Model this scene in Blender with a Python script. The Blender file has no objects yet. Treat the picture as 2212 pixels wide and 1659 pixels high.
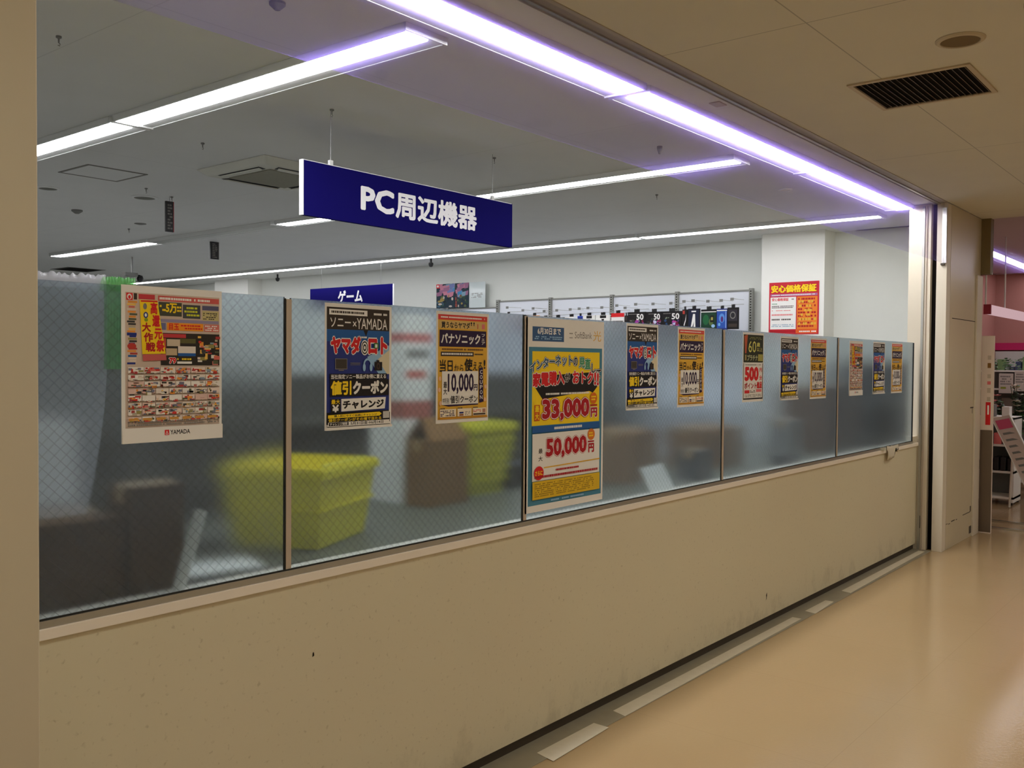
import bpy, bmesh, math, random
from mathutils import Matrix, Vector
PI = math.pi
S = bpy.context.scene
COL = S.collection

# ------------------------------------------------------------------ camera, world, exposure
cam_d = bpy.data.cameras.new('camera'); cam = bpy.data.objects.new('camera', cam_d); COL.objects.link(cam)
cam_d.sensor_fit = 'HORIZONTAL'; cam_d.sensor_width = 36.0; cam_d.lens = 36.0 * 2010.0 / 2212.0
cam_d.clip_start = 0.05; cam_d.clip_end = 200
R_ = [[0.632125, -0.014069, 0.774739], [-0.774827, -0.021538, 0.631806], [0.007797, -0.999669, -0.024515]]
CAM = Vector((0, -2.40244, 1.63))
cam.matrix_world = Matrix(((R_[0][0], -R_[0][1], -R_[0][2], CAM.x), (R_[1][0], -R_[1][1], -R_[1][2], CAM.y),
                           (R_[2][0], -R_[2][1], -R_[2][2], CAM.z), (0, 0, 0, 1)))
S.camera = cam
w = bpy.data.worlds.new('world'); S.world = w; w.use_nodes = True
w.node_tree.nodes['Background'].inputs[0].default_value = (0.02, 0.02, 0.02, 1)
w.node_tree.nodes['Background'].inputs[1].default_value = 1.0
S.view_settings.view_transform = 'Standard'; S.view_settings.look = 'None'
S.view_settings.exposure = 0.0; S.view_settings.gamma = 1.0
try: S.view_settings.use_curve_mapping = False
except Exception: pass
try:
    S.cycles.max_bounces = 14; S.cycles.transmission_bounces = 10; S.cycles.transparent_max_bounces = 12
    S.cycles.diffuse_bounces = 5; S.cycles.sample_clamp_indirect = 6.0; S.cycles.blur_glossy = 1.0
    S.cycles.use_denoising = True
except Exception: pass
STORE_LIGHT = 16.0     # radiance of the cool white strip lights
HALL_LIGHT = 19.5      # radiance of the warm corridor panels
PINK_LIGHT = 9.0

# ------------------------------------------------------------------ materials
def lin(c):
    c = c / 255.0
    return c / 12.92 if c <= 0.04045 else ((c + 0.055) / 1.055) ** 2.4
def rgb(r, g, b): return (lin(r), lin(g), lin(b), 1)
MATS = {}
def mat(name, col, rough=0.5, metal=0.0, spec=0.5, noise=0.0, nscale=20.0, bump=0.0):
    if name in MATS: return MATS[name]
    m = bpy.data.materials.new(name); m.use_nodes = True; nt = m.node_tree
    b = nt.nodes['Principled BSDF']
    b.inputs['Base Color'].default_value = col; b.inputs['Roughness'].default_value = rough
    b.inputs['Metallic'].default_value = metal; b.inputs['Specular IOR Level'].default_value = spec
    if noise or bump:
        tc = nt.nodes.new('ShaderNodeTexCoord'); n = nt.nodes.new('ShaderNodeTexNoise')
        n.inputs['Scale'].default_value = nscale; n.inputs['Detail'].default_value = 5
        nt.links.new(tc.outputs['Object'], n.inputs['Vector'])
        if noise:
            mx = nt.nodes.new('ShaderNodeMix'); mx.data_type = 'RGBA'
            mx.inputs[6].default_value = tuple(c * (1 - noise) for c in col[:3]) + (1,)
            mx.inputs[7].default_value = tuple(min(1, c * (1 + noise)) for c in col[:3]) + (1,)
            nt.links.new(n.outputs['Fac'], mx.inputs[0]); nt.links.new(mx.outputs[2], b.inputs['Base Color'])
        if bump:
            bp = nt.nodes.new('ShaderNodeBump'); bp.inputs['Strength'].default_value = bump; bp.inputs['Distance'].default_value = 0.01
            nt.links.new(n.outputs['Fac'], bp.inputs['Height']); nt.links.new(bp.outputs['Normal'], b.inputs['Normal'])
    MATS[name] = m; return m
def emit(name, col, strength):
    if name in MATS: return MATS[name]
    m = bpy.data.materials.new(name); m.use_nodes = True; nt = m.node_tree; nt.nodes.clear()
    e = nt.nodes.new('ShaderNodeEmission'); o = nt.nodes.new('ShaderNodeOutputMaterial')
    e.inputs[0].default_value = col; e.inputs[1].default_value = strength
    nt.links.new(e.outputs[0], o.inputs[0]); MATS[name] = m; return m
def ink(r, g, b): return mat('ink_%d_%d_%d' % (r, g, b), rgb(r, g, b), 0.55, 0, 0.3)

def N(nt, t, **kw):
    n = nt.nodes.new('ShaderNode' + t)
    for k, v in kw.items(): setattr(n, k, v)
    return n
def math_(nt, op, a, b=None):
    n = N(nt, 'Math', operation=op)
    for i, v in enumerate((a, b)):
        if v is None: continue
        if isinstance(v, (int, float)): n.inputs[i].default_value = v
        else: nt.links.new(v, n.inputs[i])
    return n.outputs[0]
def mixc(nt, fac, a, b):
    n = N(nt, 'Mix', data_type='RGBA')
    for i, v in ((0, fac), (6, a), (7, b)):
        if isinstance(v, (int, float)): n.inputs[i].default_value = v
        elif isinstance(v, tuple): n.inputs[i].default_value = v
        else: nt.links.new(v, n.inputs[i])
    return n.outputs[2]
def line_mask(nt, coord, period, offset, width):
    """1 on a thin line every `period` metres along coord"""
    t = math_(nt, 'ADD', coord, -offset + width / 2)
    t = math_(nt, 'DIVIDE', t, period); t = math_(nt, 'FRACT', t)
    return math_(nt, 'LESS_THAN', t, width / period)

def board_ceiling(name, col, px, ox, py, oy, dark=0.75, noise=0.03):
    m = bpy.data.materials.new(name); m.use_nodes = True; nt = m.node_tree; b = nt.nodes['Principled BSDF']
    g = N(nt, 'NewGeometry'); s = N(nt, 'SeparateXYZ'); nt.links.new(g.outputs['Position'], s.inputs[0])
    n = N(nt, 'TexNoise'); n.inputs['Scale'].default_value = 3.0; nt.links.new(g.outputs['Position'], n.inputs['Vector'])
    base = mixc(nt, n.outputs['Fac'], tuple(c * (1 - noise) for c in col[:3]) + (1,), tuple(c * (1 + noise) for c in col[:3]) + (1,))
    k = math_(nt, 'MAXIMUM', line_mask(nt, s.outputs[0], px, ox, 0.006), line_mask(nt, s.outputs[1], py, oy, 0.006))
    out = mixc(nt, k, base, tuple(c * dark for c in col[:3]) + (1,))
    nt.links.new(out, b.inputs['Base Color']); b.inputs['Roughness'].default_value = 0.85; b.inputs['Specular IOR Level'].default_value = 0.2
    MATS[name] = m; return m

def floor_mat():
    m = bpy.data.materials.new('vinyl_floor'); m.use_nodes = True; nt = m.node_tree; b = nt.nodes['Principled BSDF']
    g = N(nt, 'NewGeometry'); s = N(nt, 'SeparateXYZ'); nt.links.new(g.outputs['Position'], s.inputs[0])
    n = N(nt, 'TexNoise'); n.inputs['Scale'].default_value = 1.3; n.inputs['Detail'].default_value = 4
    nt.links.new(g.outputs['Position'], n.inputs['Vector'])
    n2 = N(nt, 'TexNoise'); n2.inputs['Scale'].default_value = 60; nt.links.new(g.outputs['Position'], n2.inputs['Vector'])
    base = mixc(nt, n.outputs['Fac'], rgb(172, 147, 110), rgb(164, 137, 98))
    base = mixc(nt, math_(nt, 'MULTIPLY', n2.outputs['Fac'], 0.12), base, rgb(180, 150, 110))
    k = math_(nt, 'MAXIMUM', line_mask(nt, s.outputs[0], 0.90, 0.1, 0.004), line_mask(nt, s.outputs[1], 0.90, -0.14, 0.004))
    base = mixc(nt, math_(nt, 'MULTIPLY', k, 0.14), base, rgb(120, 90, 60))
    nt.links.new(base, b.inputs['Base Color'])
    r = N(nt, 'MapRange'); r.inputs[3].default_value = 0.09; r.inputs[4].default_value = 0.20
    nt.links.new(n.outputs['Fac'], r.inputs[0]); nt.links.new(r.outputs[0], b.inputs['Roughness'])
    bp = N(nt, 'Bump'); bp.inputs['Strength'].default_value = 0.05; bp.inputs['Distance'].default_value = 0.01
    nt.links.new(n2.outputs['Fac'], bp.inputs['Height']); nt.links.new(bp.outputs['Normal'], b.inputs['Normal'])
    return m

def speckle_wall():
    m = bpy.data.materials.new('speckled_cream_panel'); m.use_nodes = True; nt = m.node_tree; b = nt.nodes['Principled BSDF']
    g = N(nt, 'NewGeometry'); s = N(nt, 'SeparateXYZ'); nt.links.new(g.outputs['Position'], s.inputs[0])
    v = N(nt, 'TexNoise'); v.inputs['Scale'].default_value = 55; v.inputs['Detail'].default_value = 3
    nt.links.new(g.outputs['Position'], v.inputs['Vector'])
    sp = N(nt, 'MapRange'); sp.inputs[1].default_value = 0.62; sp.inputs[2].default_value = 0.74
    nt.links.new(v.outputs['Fac'], sp.inputs[0])
    n = N(nt, 'TexNoise'); n.inputs['Scale'].default_value = 1.1; n.inputs['Detail'].default_value = 3
    nt.links.new(g.outputs['Position'], n.inputs['Vector'])
    base = mixc(nt, n.outputs['Fac'], rgb(213, 206, 178), rgb(209, 198, 171))
    base = mixc(nt, math_(nt, 'MULTIPLY', sp.outputs[0], 0.34), base, rgb(140, 122, 88))
    # scuffs: irregular grime patches, more of them near the foot of the wall
    d = N(nt, 'TexNoise'); d.inputs['Scale'].default_value = 7; d.inputs['Detail'].default_value = 8; d.inputs['Roughness'].default_value = 0.7
    mp = N(nt, 'Mapping'); mp.inputs['Scale'].default_value = (1, 1, 0.7); nt.links.new(g.outputs['Position'], mp.inputs[0]); nt.links.new(mp.outputs[0], d.inputs['Vector'])
    h = N(nt, 'MapRange'); h.inputs[1].default_value = 0.40; h.inputs[2].default_value = 0.05; h.inputs[3].default_value = -0.12; h.inputs[4].default_value = 0.14
    nt.links.new(s.outputs[2], h.inputs[0])
    dm = N(nt, 'MapRange'); dm.inputs[1].default_value = 0.58; dm.inputs[2].default_value = 0.80
    nt.links.new(math_(nt, 'ADD', d.outputs['Fac'], h.outputs[0]), dm.inputs[0])
    base = mixc(nt, math_(nt, 'MULTIPLY', dm.outputs[0], 0.26), base, rgb(118, 104, 76))
    nt.links.new(base, b.inputs['Base Color']); b.inputs['Roughness'].default_value = 0.55; b.inputs['Specular IOR Level'].default_value = 0.25
    return m

def frosted_mat(name, rough, milk):
    m = bpy.data.materials.new(name); m.use_nodes = True; nt = m.node_tree; nt.nodes.clear()
    o = N(nt, 'OutputMaterial')
    rf = N(nt, 'BsdfRefraction'); rf.inputs['Color'].default_value = (0.755, 0.81, 0.835, 1); rf.inputs['Roughness'].default_value = rough; rf.inputs['IOR'].default_value = 1.35
    tl = N(nt, 'BsdfTranslucent'); tl.inputs['Color'].default_value = (0.72, 0.80, 0.86, 1)
    df = N(nt, 'BsdfDiffuse'); df.inputs['Color'].default_value = (0.30, 0.34, 0.37, 1)
    gl = N(nt, 'BsdfGlossy'); gl.inputs['Roughness'].default_value = 0.25; gl.inputs['Color'].default_value = (0.9, 0.9, 0.9, 1)
    a = N(nt, 'MixShader'); a.inputs[0].default_value = milk; nt.links.new(rf.outputs[0], a.inputs[1]); nt.links.new(tl.outputs[0], a.inputs[2])
    c = N(nt, 'MixShader'); c.inputs[0].default_value = 0.035; nt.links.new(a.outputs[0], c.inputs[1]); nt.links.new(df.outputs[0], c.inputs[2])
    e = N(nt, 'MixShader'); e.inputs[0].default_value = 0.02; nt.links.new(c.outputs[0], e.inputs[1]); nt.links.new(gl.outputs[0], e.inputs[2])
    # the wire net cast into the pane: a diamond grid
    g = N(nt, 'NewGeometry'); s = N(nt, 'SeparateXYZ'); nt.links.new(g.outputs['Position'], s.inputs[0])
    u = math_(nt, 'ADD', s.outputs[0], s.outputs[2]); v = math_(nt, 'SUBTRACT', s.outputs[0], s.outputs[2])
    k = math_(nt, 'MAXIMUM', line_mask(nt, u, 0.031, 0, 0.0018), line_mask(nt, v, 0.031, 0, 0.0018))
    wire = N(nt, 'BsdfDiffuse'); wire.inputs['Color'].default_value = (0.10, 0.10, 0.10, 1)
    f = N(nt, 'MixShader'); nt.links.new(math_(nt, 'MULTIPLY', k, 0.25), f.inputs[0]); nt.links.new(e.outputs[0], f.inputs[1]); nt.links.new(wire.outputs[0], f.inputs[2])
    nt.links.new(f.outputs[0], o.inputs[0]); return m

def smoke_glass_mat():
    m = bpy.data.materials.new('smoke_barrier_glass'); m.use_nodes = True; nt = m.node_tree; nt.nodes.clear()
    o = N(nt, 'OutputMaterial')
    t = N(nt, 'BsdfTransparent'); t.inputs[0].default_value = (0.985, 0.98, 0.99, 1)
    lobes = []
    for ior in (1.03, 0.972):      # lamp halo put into the glass colour: violet scatter to either side
        r = N(nt, 'BsdfRefraction'); r.inputs['Color'].default_value = (0.36, 0.24, 0.98, 1); r.inputs['Roughness'].default_value = 0.8; r.inputs['IOR'].default_value = ior; lobes.append(r)
    rr = N(nt, 'MixShader'); nt.links.new(lobes[0].outputs[0], rr.inputs[1]); nt.links.new(lobes[1].outputs[0], rr.inputs[2])
    gl = N(nt, 'BsdfGlossy'); gl.inputs['Roughness'].default_value = 0.02
    a = N(nt, 'MixShader'); a.inputs[0].default_value = 0.075; nt.links.new(t.outputs[0], a.inputs[1]); nt.links.new(rr.outputs[0], a.inputs[2])
    fr = N(nt, 'Fresnel'); fr.inputs[0].default_value = 1.45
    b = N(nt, 'MixShader'); nt.links.new(math_(nt, 'MULTIPLY', fr.outputs[0], 0.07), b.inputs[0]); nt.links.new(a.outputs[0], b.inputs[1]); nt.links.new(gl.outputs[0], b.inputs[2])
    nt.links.new(b.outputs[0], o.inputs[0]); return m

def film_mat(name, col, alpha):
    """thin plastic sheet: part see-through, part milky"""
    m = bpy.data.materials.new(name); m.use_nodes = True; nt = m.node_tree; nt.nodes.clear()
    o = N(nt, 'OutputMaterial'); t = N(nt, 'BsdfTransparent'); t.inputs[0].default_value = tuple(0.6 + 0.4 * c for c in col[:3]) + (1,)
    d = N(nt, 'BsdfTranslucent'); d.inputs[0].default_value = col
    d2 = N(nt, 'BsdfDiffuse'); d2.inputs[0].default_value = col
    g = N(nt, 'BsdfGlossy'); g.inputs['Roughness'].default_value = 0.2
    a = N(nt, 'MixShader'); a.inputs[0].default_value = 0.4; nt.links.new(d.outputs[0], a.inputs[1]); nt.links.new(d2.outputs[0], a.inputs[2])
    b = N(nt, 'MixShader'); b.inputs[0].default_value = 0.1; nt.links.new(a.outputs[0], b.inputs[1]); nt.links.new(g.outputs[0], b.inputs[2])
    c = N(nt, 'MixShader'); c.inputs[0].default_value = alpha; nt.links.new(t.outputs[0], c.inputs[1]); nt.links.new(b.outputs[0], c.inputs[2])
    nt.links.new(c.outputs[0], o.inputs[0]); return m

M_floor = floor_mat(); M_half = speckle_wall(); M_frost = frosted_mat('frosted_wired_glass', 0.14, 0.055); M_frost2 = frosted_mat('milky_frosted_wired_glass', 0.19, 0.11); M_frost1 = frosted_mat('coarse_frosted_wired_glass', 0.27, 0.08); M_smoke = smoke_glass_mat()
M_ceil_store = board_ceiling('store_ceiling_board', rgb(230, 231, 229), 2.73, 1.99, 2.73, 1.06, 0.86)
M_ceil_hall = board_ceiling('hall_ceiling_board', rgb(222, 218, 203), 2.82, 3.75, 0.93, -0.89, 0.62)
M_store_floor = mat('store_floor_vinyl', rgb(156, 156, 152), 0.35, noise=0.05, nscale=3)
M_white = mat('white_paint', rgb(236, 236, 230), 0.6, noise=0.015, nscale=4)
M_wall = mat('store_wall_paper', rgb(226, 228, 222), 0.75, noise=0.02, nscale=6)
M_pillar = mat('cream_hall_wall', rgb(198, 186, 160), 0.6, 0, 0.3, noise=0.03, nscale=1.2)
M_jamb = mat('jamb_paint', rgb(214, 204, 184), 0.45, noise=0.03, nscale=2)
M_steel_door = mat('cream_steel_panel', rgb(200, 188, 158), 0.32, 0, 0.5, noise=0.07, nscale=1.6)
M_sill = mat('sill_cap', rgb(236, 226, 211), 0.5, noise=0.02, nscale=5)
M_alu = mat('aluminium', rgb(178, 176, 168), 0.4, 0.75, noise=0.04, nscale=30)
M_alu_paint = mat('bronze_aluminium', rgb(190, 174, 156), 0.5, 0.1)
M_gasket = mat('black_gasket', rgb(28, 28, 26), 0.6)
M_dark = mat('dark_slot', rgb(22, 18, 15), 0.9, 0, 0.1)
M_dark_base = mat('dark_vinyl_base', rgb(58, 48, 36), 0.55, noise=0.1, nscale=9)
M_threshold = mat('grey_shutter_sill', rgb(150, 142, 122), 0.5, 0.1, noise=0.12, nscale=14)
M_tape = mat('worn_white_tape', rgb(214, 205, 184), 0.6, noise=0.08, nscale=18)
M_header = mat('header_steel', rgb(176, 168, 156), 0.5, 0.2, noise=0.03)
M_steel = mat('stainless', rgb(200, 198, 190), 0.22, 1.0)
M_lens = emit('strip_lens', (1.0, 1.0, 1.03, 1), STORE_LIGHT)
M_lens_front = emit('front_strip_lens', (1.0, 1.0, 1.03, 1), STORE_LIGHT * 1.95)   # the row along the shopfront burns brighter
M_lens_off = mat('strip_lens_off', rgb(190, 194, 190), 0.4)
M_fix = mat('fixture_enamel', rgb(232, 234, 232), 0.45)
M_hall_lens = emit('hall_lens', (1.0, 0.96, 0.86, 1), HALL_LIGHT)
M_pink_lens = emit('pink_store_lens', (1.0, 0.96, 1.0, 1), PINK_LIGHT)
M_blue = mat('navy_sign_face', rgb(20, 16, 92), 0.8, 0, 0.03)
M_sign_white = mat('sign_white', rgb(244, 243, 246), 0.5)
M_paper = mat('poster_paper', rgb(236, 233, 228), 0.55, 0, 0.3)
M_card = mat('brown_cardboard', rgb(128, 92, 46), 0.8, 0, 0.2, noise=0.06, nscale=12)
M_card_d = mat('dark_cardboard', rgb(84, 58, 28), 0.8, 0, 0.2, noise=0.06, nscale=12)
M_yellow = mat('yellow_plastic', rgb(240, 228, 4), 0.4, noise=0.03)
M_lime = mat('lime_plastic', rgb(216, 212, 22), 0.4, noise=0.03)
M_pink = mat('pink_wall', rgb(176, 122, 114), 0.7, noise=0.03)
M_magenta = mat('magenta_band', rgb(190, 24, 92), 0.5)
M_black = mat('black_plastic', rgb(24, 24, 26), 0.45)
M_grey = mat('grey_plastic', rgb(120, 120, 116), 0.5)
M_wire = mat('hanging_wire', rgb(150, 150, 148), 0.4, 0.6)

# ------------------------------------------------------------------ mesh builder
class MB:
    def __init__(s): s.v = []; s.f = []; s.m = []; s.mats = []
    def mi(s, m):
        if m not in s.mats: s.mats.append(m)
        return s.mats.index(m)
    def add(s, vs, fs, m):
        o = len(s.v); s.v += [tuple(v) for v in vs]; k = s.mi(m)
        for f in fs: s.f.append(tuple(i + o for i in f)); s.m.append(k)
    def box(s, x0, x1, y0, y1, z0, z1, m):
        s.add([(x0, y0, z0), (x1, y0, z0), (x1, y1, z0), (x0, y1, z0), (x0, y0, z1), (x1, y0, z1), (x1, y1, z1), (x0, y1, z1)],
              [(0, 3, 2, 1), (4, 5, 6, 7), (0, 1, 5, 4), (1, 2, 6, 5), (2, 3, 7, 6), (3, 0, 4, 7)], m); return s
    def hexa(s, p, m):   # 8 corners: bottom 4 ccw, top 4 ccw
        s.add(p, [(0, 3, 2, 1), (4, 5, 6, 7), (0, 1, 5, 4), (1, 2, 6, 5), (2, 3, 7, 6), (3, 0, 4, 7)], m); return s
    def quad(s, a, b, c, d, m): s.add([a, b, c, d], [(0, 1, 2, 3)], m); return s
    def lathe(s, prof, m, c=(0, 0, 0), n=24, sx=1, sy=1):
        vs = []; fs = []
        for r, z in prof:
            for i in range(n):
                a = 2 * PI * i / n; vs.append((c[0] + sx * r * math.cos(a), c[1] + sy * r * math.sin(a), c[2] + z))
        for k in range(len(prof) - 1):
            for i in range(n):
                j = (i + 1) % n; fs.append((k * n + i, k * n + j, (k + 1) * n + j, (k + 1) * n + i))
        fs.append(tuple(range(n))[::-1]); fs.append(tuple((len(prof) - 1) * n + i for i in range(n)))
        s.add(vs, fs, m); return s
    def tube(s, pts, r, m, n=8):
        pts = [Vector(p) for p in pts]; vs = []; fs = []
        for i, p in enumerate(pts):
            d = (pts[min(i + 1, len(pts) - 1)] - pts[max(i - 1, 0)]).normalized()
            u = d.cross(Vector((0, 0, 1)) if abs(d.z) < 0.9 else Vector((1, 0, 0))).normalized(); v = d.cross(u)
            rr = r[i] if isinstance(r, (list, tuple)) else r
            for k in range(n):
                a = 2 * PI * k / n; vs.append(p + u * rr * math.cos(a) + v * rr * math.sin(a))
        for i in range(len(pts) - 1):
            for k in range(n):
                l = (k + 1) % n; fs.append((i * n + k, i * n + l, (i + 1) * n + l, (i + 1) * n + k))
        fs.append(tuple(range(n))[::-1]); fs.append(tuple((len(pts) - 1) * n + k for k in range(n)))
        s.add(vs, fs, m); return s
    def build(s, name, parent=None, loc=None, rotz=0, bevel=0.0, smooth=False):
        me = bpy.data.meshes.new(name); me.from_pydata(s.v, [], s.f)
        for m in s.mats: me.materials.append(m)
        me.polygons.foreach_set('material_index', s.m)
        if smooth: me.polygons.foreach_set('use_smooth', [True] * len(s.f))
        me.update()
        o = bpy.data.objects.new(name, me); COL.objects.link(o)
        if parent is not None: o.parent = parent
        if loc is not None: o.location = loc
        if rotz: o.rotation_euler = (0, 0, rotz)
        if bevel:
            b = o.modifiers.new('bevel', 'BEVEL'); b.width = bevel; b.segments = 2; b.limit_method = 'ANGLE'
        return o
def tag(o, label, cat, group=None, kind=None):
    o['label'] = label; o['category'] = cat
    if group: o['group'] = group
    if kind: o['kind'] = kind
    return o
def struct(o): o['kind'] = 'structure'; return o
def empty(name, loc=(0, 0, 0), rotz=0):
    o = bpy.data.objects.new(name, None); COL.objects.link(o); o.location = loc; o.rotation_euler = (0, 0, rotz); o.empty_display_size = 0.1; return o
def copy_tree(o, parent=None):
    c = o.copy(); COL.objects.link(c)
    if parent is not None: c.parent = parent
    for ch in list(o.children): copy_tree(ch, c)
    return c

# ------------------------------------------------------------------ lettering (flat glyph outlines as mesh)
TXT = {}
def glyphs(text):
    k = text
    if k not in TXT:
        cu = bpy.data.curves.new('lettering', 'FONT'); cu.body = text; cu.resolution_u = 2
        o = bpy.data.objects.new('lettering', cu); COL.objects.link(o)
        bpy.context.view_layer.update()
        me = bpy.data.meshes.new_from_object(o.evaluated_get(bpy.context.evaluated_depsgraph_get()))
        vs = [(v.co.x, v.co.y) for v in me.vertices]; fs = [tuple(p.vertices) for p in me.polygons]
        bpy.data.objects.remove(o); bpy.data.curves.remove(cu); bpy.data.meshes.remove(me)
        if not vs: vs = [(0, 0)]
        xs = [v[0] for v in vs]; ys = [v[1] for v in vs]
        TXT[k] = (vs, fs, min(xs), max(xs), min(ys), max(ys))
    return TXT[k]

class Sheet(MB):
    """printed sheet: u runs left to right, v top to bottom, both 0..1; it faces local -y; flat prints are stacked in thin layers"""
    def __init__(s, w, h, base, thick=0.0012):
        MB.__init__(s); s.w = w; s.h = h; s.n = 0; s.base = None
        s.box(0, w, 0, thick, 0, h, base)
    def P(s, u, v): return (u * s.w, -0.000025 * ((s.n if s.base is None else s.base + s.n % 14) + 1) - 0.00004, (1 - v) * s.h)
    def hold(s): s.base = s.n; return s          # many little prints that share a few layers
    def free(s): s.n = s.base + 14; s.base = None; return s
    def poly(s, pts, m):
        vs = [s.P(u, v) for u, v in pts]; s.n += 1
        s.add(vs, [tuple(range(len(vs)))[::-1]], m)
        # keep the face towards -y
        k = s.f[-1]; a, b, c = (Vector(s.v[i]) for i in k[:3])
        if (b - a).cross(c - a).y > 0: s.f[-1] = k[::-1]
        return s
    def rect(s, u0, v0, u1, v1, m, rows=None): return s.poly([(u0, v0), (u1, v0), (u1, v1), (u0, v1)], m)
    def rects(s, items, m):
        for u0, v0, u1, v1 in items:
            s.add([s.P(u0, v1), s.P(u1, v1), s.P(u1, v0), s.P(u0, v0)], [(0, 1, 2, 3)], m)
        s.n += 1; return s
    def ell(s, cu, cv, ru, rv, m, n=20): return s.poly([(cu + ru * math.cos(2 * PI * i / n), cv + rv * math.sin(2 * PI * i / n)) for i in range(n)], m)
    def text(s, t, u0, v0, u1, v1, m, bold=0.0, outline=None, ow=0.05, slant=0.0, lift=0.0):
        if outline is not None: s._t(t, u0, v0, u1, v1, outline, bold + ow, bold, slant, lift)
        s._t(t, u0, v0, u1, v1, m, bold, bold, slant, lift); return s
    def _t(s, t, u0, v0, u1, v1, m, bold, ref, slant, lift):
        vs, fs, xa, xb, ya, yb = glyphs(t)
        if len(t) == 1 and ord(t) > 0x2E80: xa, xb, ya, yb = glyphs('国')[2:]
        sx = (u1 - u0) / max(xb - xa + 2 * ref, 1e-6); sy = (v1 - v0) / max(yb - ya + 2 * ref, 1e-6)
        dirs = [(0, 0)]
        if bold > 0.001:
            k = 8 if bold > 0.03 else 6
            dirs = [(bold * math.cos(2 * PI * i / k + .39), bold * math.sin(2 * PI * i / k + .39)) for i in range(k)]
            if bold > 0.055: dirs += [(dx * .5, dy * .5) for dx, dy in dirs]
        for dx, dy in dirs:
            out = []
            for x, y in vs:
                a = x + dx - xa + ref; b = y + dy - ya + ref
                out.append(s.P(u0 + sx * a + slant * (sy * b - 0.5), v1 - sy * b - lift * (sx * a - 0.5)))
            s.add(out, fs, m); s.n += 1
    def row(s, items):
        # characters side by side: every other one shares the same layers
        n0 = s.n; top = n0
        for i, a in enumerate(items):
            s.n = n0 + 0.5 * (i % 2); s._t(*a); top = max(top, s.n)
        s.n = int(top + 1); return s
    def vtext(s, t, u0, v0, u1, v1, m, bold=0.0, gap=0.06):
        n = len(t); dv = (v1 - v0) / n
        return s.row([(ch, u0, v0 + dv * (i + gap), u1, v0 + dv * (i + 1 - gap), m, bold, bold, 0, 0) for i, ch in enumerate(t)])
    def small(s, u0, v0, u1, v1, m, rows=1, seed=0, fill=0.8, cell=0.02):
        """lines of print too small to read: little dashes"""
        rnd = random.Random(seed); it = []; dv = (v1 - v0) / rows
        for r in range(rows):
            u = u0
            while u < u1 - cell * 0.4:
                ww = cell * rnd.uniform(0.35, 1.0)
                if rnd.random() < fill: it.append((u, v0 + dv * (r + 0.2), min(u + ww * 0.8, u1), v0 + dv * (r + 0.75)))
                u += ww
        return s.rects(it, m)
    def build(s, name, parent=None, loc=None, rotz=0, **kw): return MB.build(s, name, parent, loc, rotz)

C_red = ink(214, 32, 36); C_dred = ink(176, 20, 34); C_yel = ink(250, 214, 30); C_ora = ink(240, 150, 34); C_blk = ink(24, 20, 22)
C_wht = ink(240, 238, 234); C_navy = ink(38, 52, 128); C_blue = ink(34, 92, 160); C_purp = ink(40, 18, 60); C_grn = ink(28, 140, 84)
C_gry = ink(128, 124, 120); C_char = ink(62, 52, 46); C_teal = ink(70, 132, 160); C_gold = ink(226, 176, 60); C_pnk = ink(226, 120, 120); C_lblue = ink(150, 190, 226)

# ================================================================== SETTING
CZ = 3.03
X0, XE, XR, YB = -7.0, 9.8, 9.9, 20.0
struct(MB().box(X0, 16.2, -6.0, 0.0, -0.1, 0.0, M_floor).build('floor'))
struct(MB().box(X0, XR, 0.0, YB, -0.1, 0.0, M_store_floor).build('floor_store'))
struct(MB().box(X0, XE + 0.05, -6.0, -0.217, CZ, CZ + 0.1, M_ceil_hall).build('ceiling'))
struct(MB().box(X0, XR, -0.105, YB, CZ, CZ + 0.1, M_ceil_store).build('ceiling_store'))
hd = MB().box(X0, 8.6, -0.217, -0.14, CZ - 0.004, CZ + 0.1, M_header).box(X0, 8.6, -0.14, -0.105, CZ + 0.05, CZ + 0.1, M_dark)
hd.box(X0, 8.6, -0.158, -0.14, CZ - 0.012, CZ - 0.004, M_alu)
struct(hd.build('trim_header'))
struct(MB().box(X0, X0 + 0.1, -6.0, YB, 0, CZ, M_wall).build('wall_left'))
struct(MB().box(X0, XE + 6.4, -6.1, -6.0, 0, CZ, M_pillar).build('wall_front'))
struct(MB().box(X0, XR, YB, YB + 0.1, 0, CZ, M_wall).build('wall_back'))
struct(MB().box(XR, XR + 0.05, 0.1, YB, 0, CZ, M_wall).build('wall_right'))
# near pillar at the left edge of the picture
struct(MB().box(X0 + 0.1, 0.966, -0.217, 0.16, 0, CZ - 0.004, M_pillar).build('wall_pillar', bevel=0.004))
# columns on the right wall of the store
p = MB().box(9.61, XR, 1.235, 1.93, 0, CZ, M_white); struct(p.build('wall_column'))
p = MB().box(9.61, XR, 11.35, 12.35, 0, CZ, M_white); struct(p.build('wall_column_far'))
# half wall under the glazing
hw = MB().box(0.966, 8.6, 0.0, 0.12, 0.05, 0.914, M_half)
ch = [(5.455, 0.155), (5.468, 0.165), (5.474, 0.185), (5.470, 0.205), (5.460, 0.19), (5.463, 0.17)]
hw.add([(x, -0.0008, z) for x, z in ch], [tuple(range(6))], M_dark)
hw.add([(1.926, -0.0008, 0.66), (1.934, -0.0008, 0.664), (1.932, -0.0008, 0.676), (1.928, -0.0008, 0.674)], [(0, 1, 2, 3)], M_dark)
struct(hw.build('wall_half'))
struct(MB().box(0.966, 8.6, 0.02, 0.10, 0.0, 0.05, M_dark_base).build('baseboard_hall'))
struct(MB().box(0.966, 8.6, -0.014, 0.13, 0.914, 0.943, M_sill).build('trim_1', bevel=0.002))
ch = MB().box(0.966, 8.45, -0.008, 0.0, 0.943, 0.962, M_alu).box(0.966, 8.45, 0.008, 0.02, 0.943, 0.962, M_alu)
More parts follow.
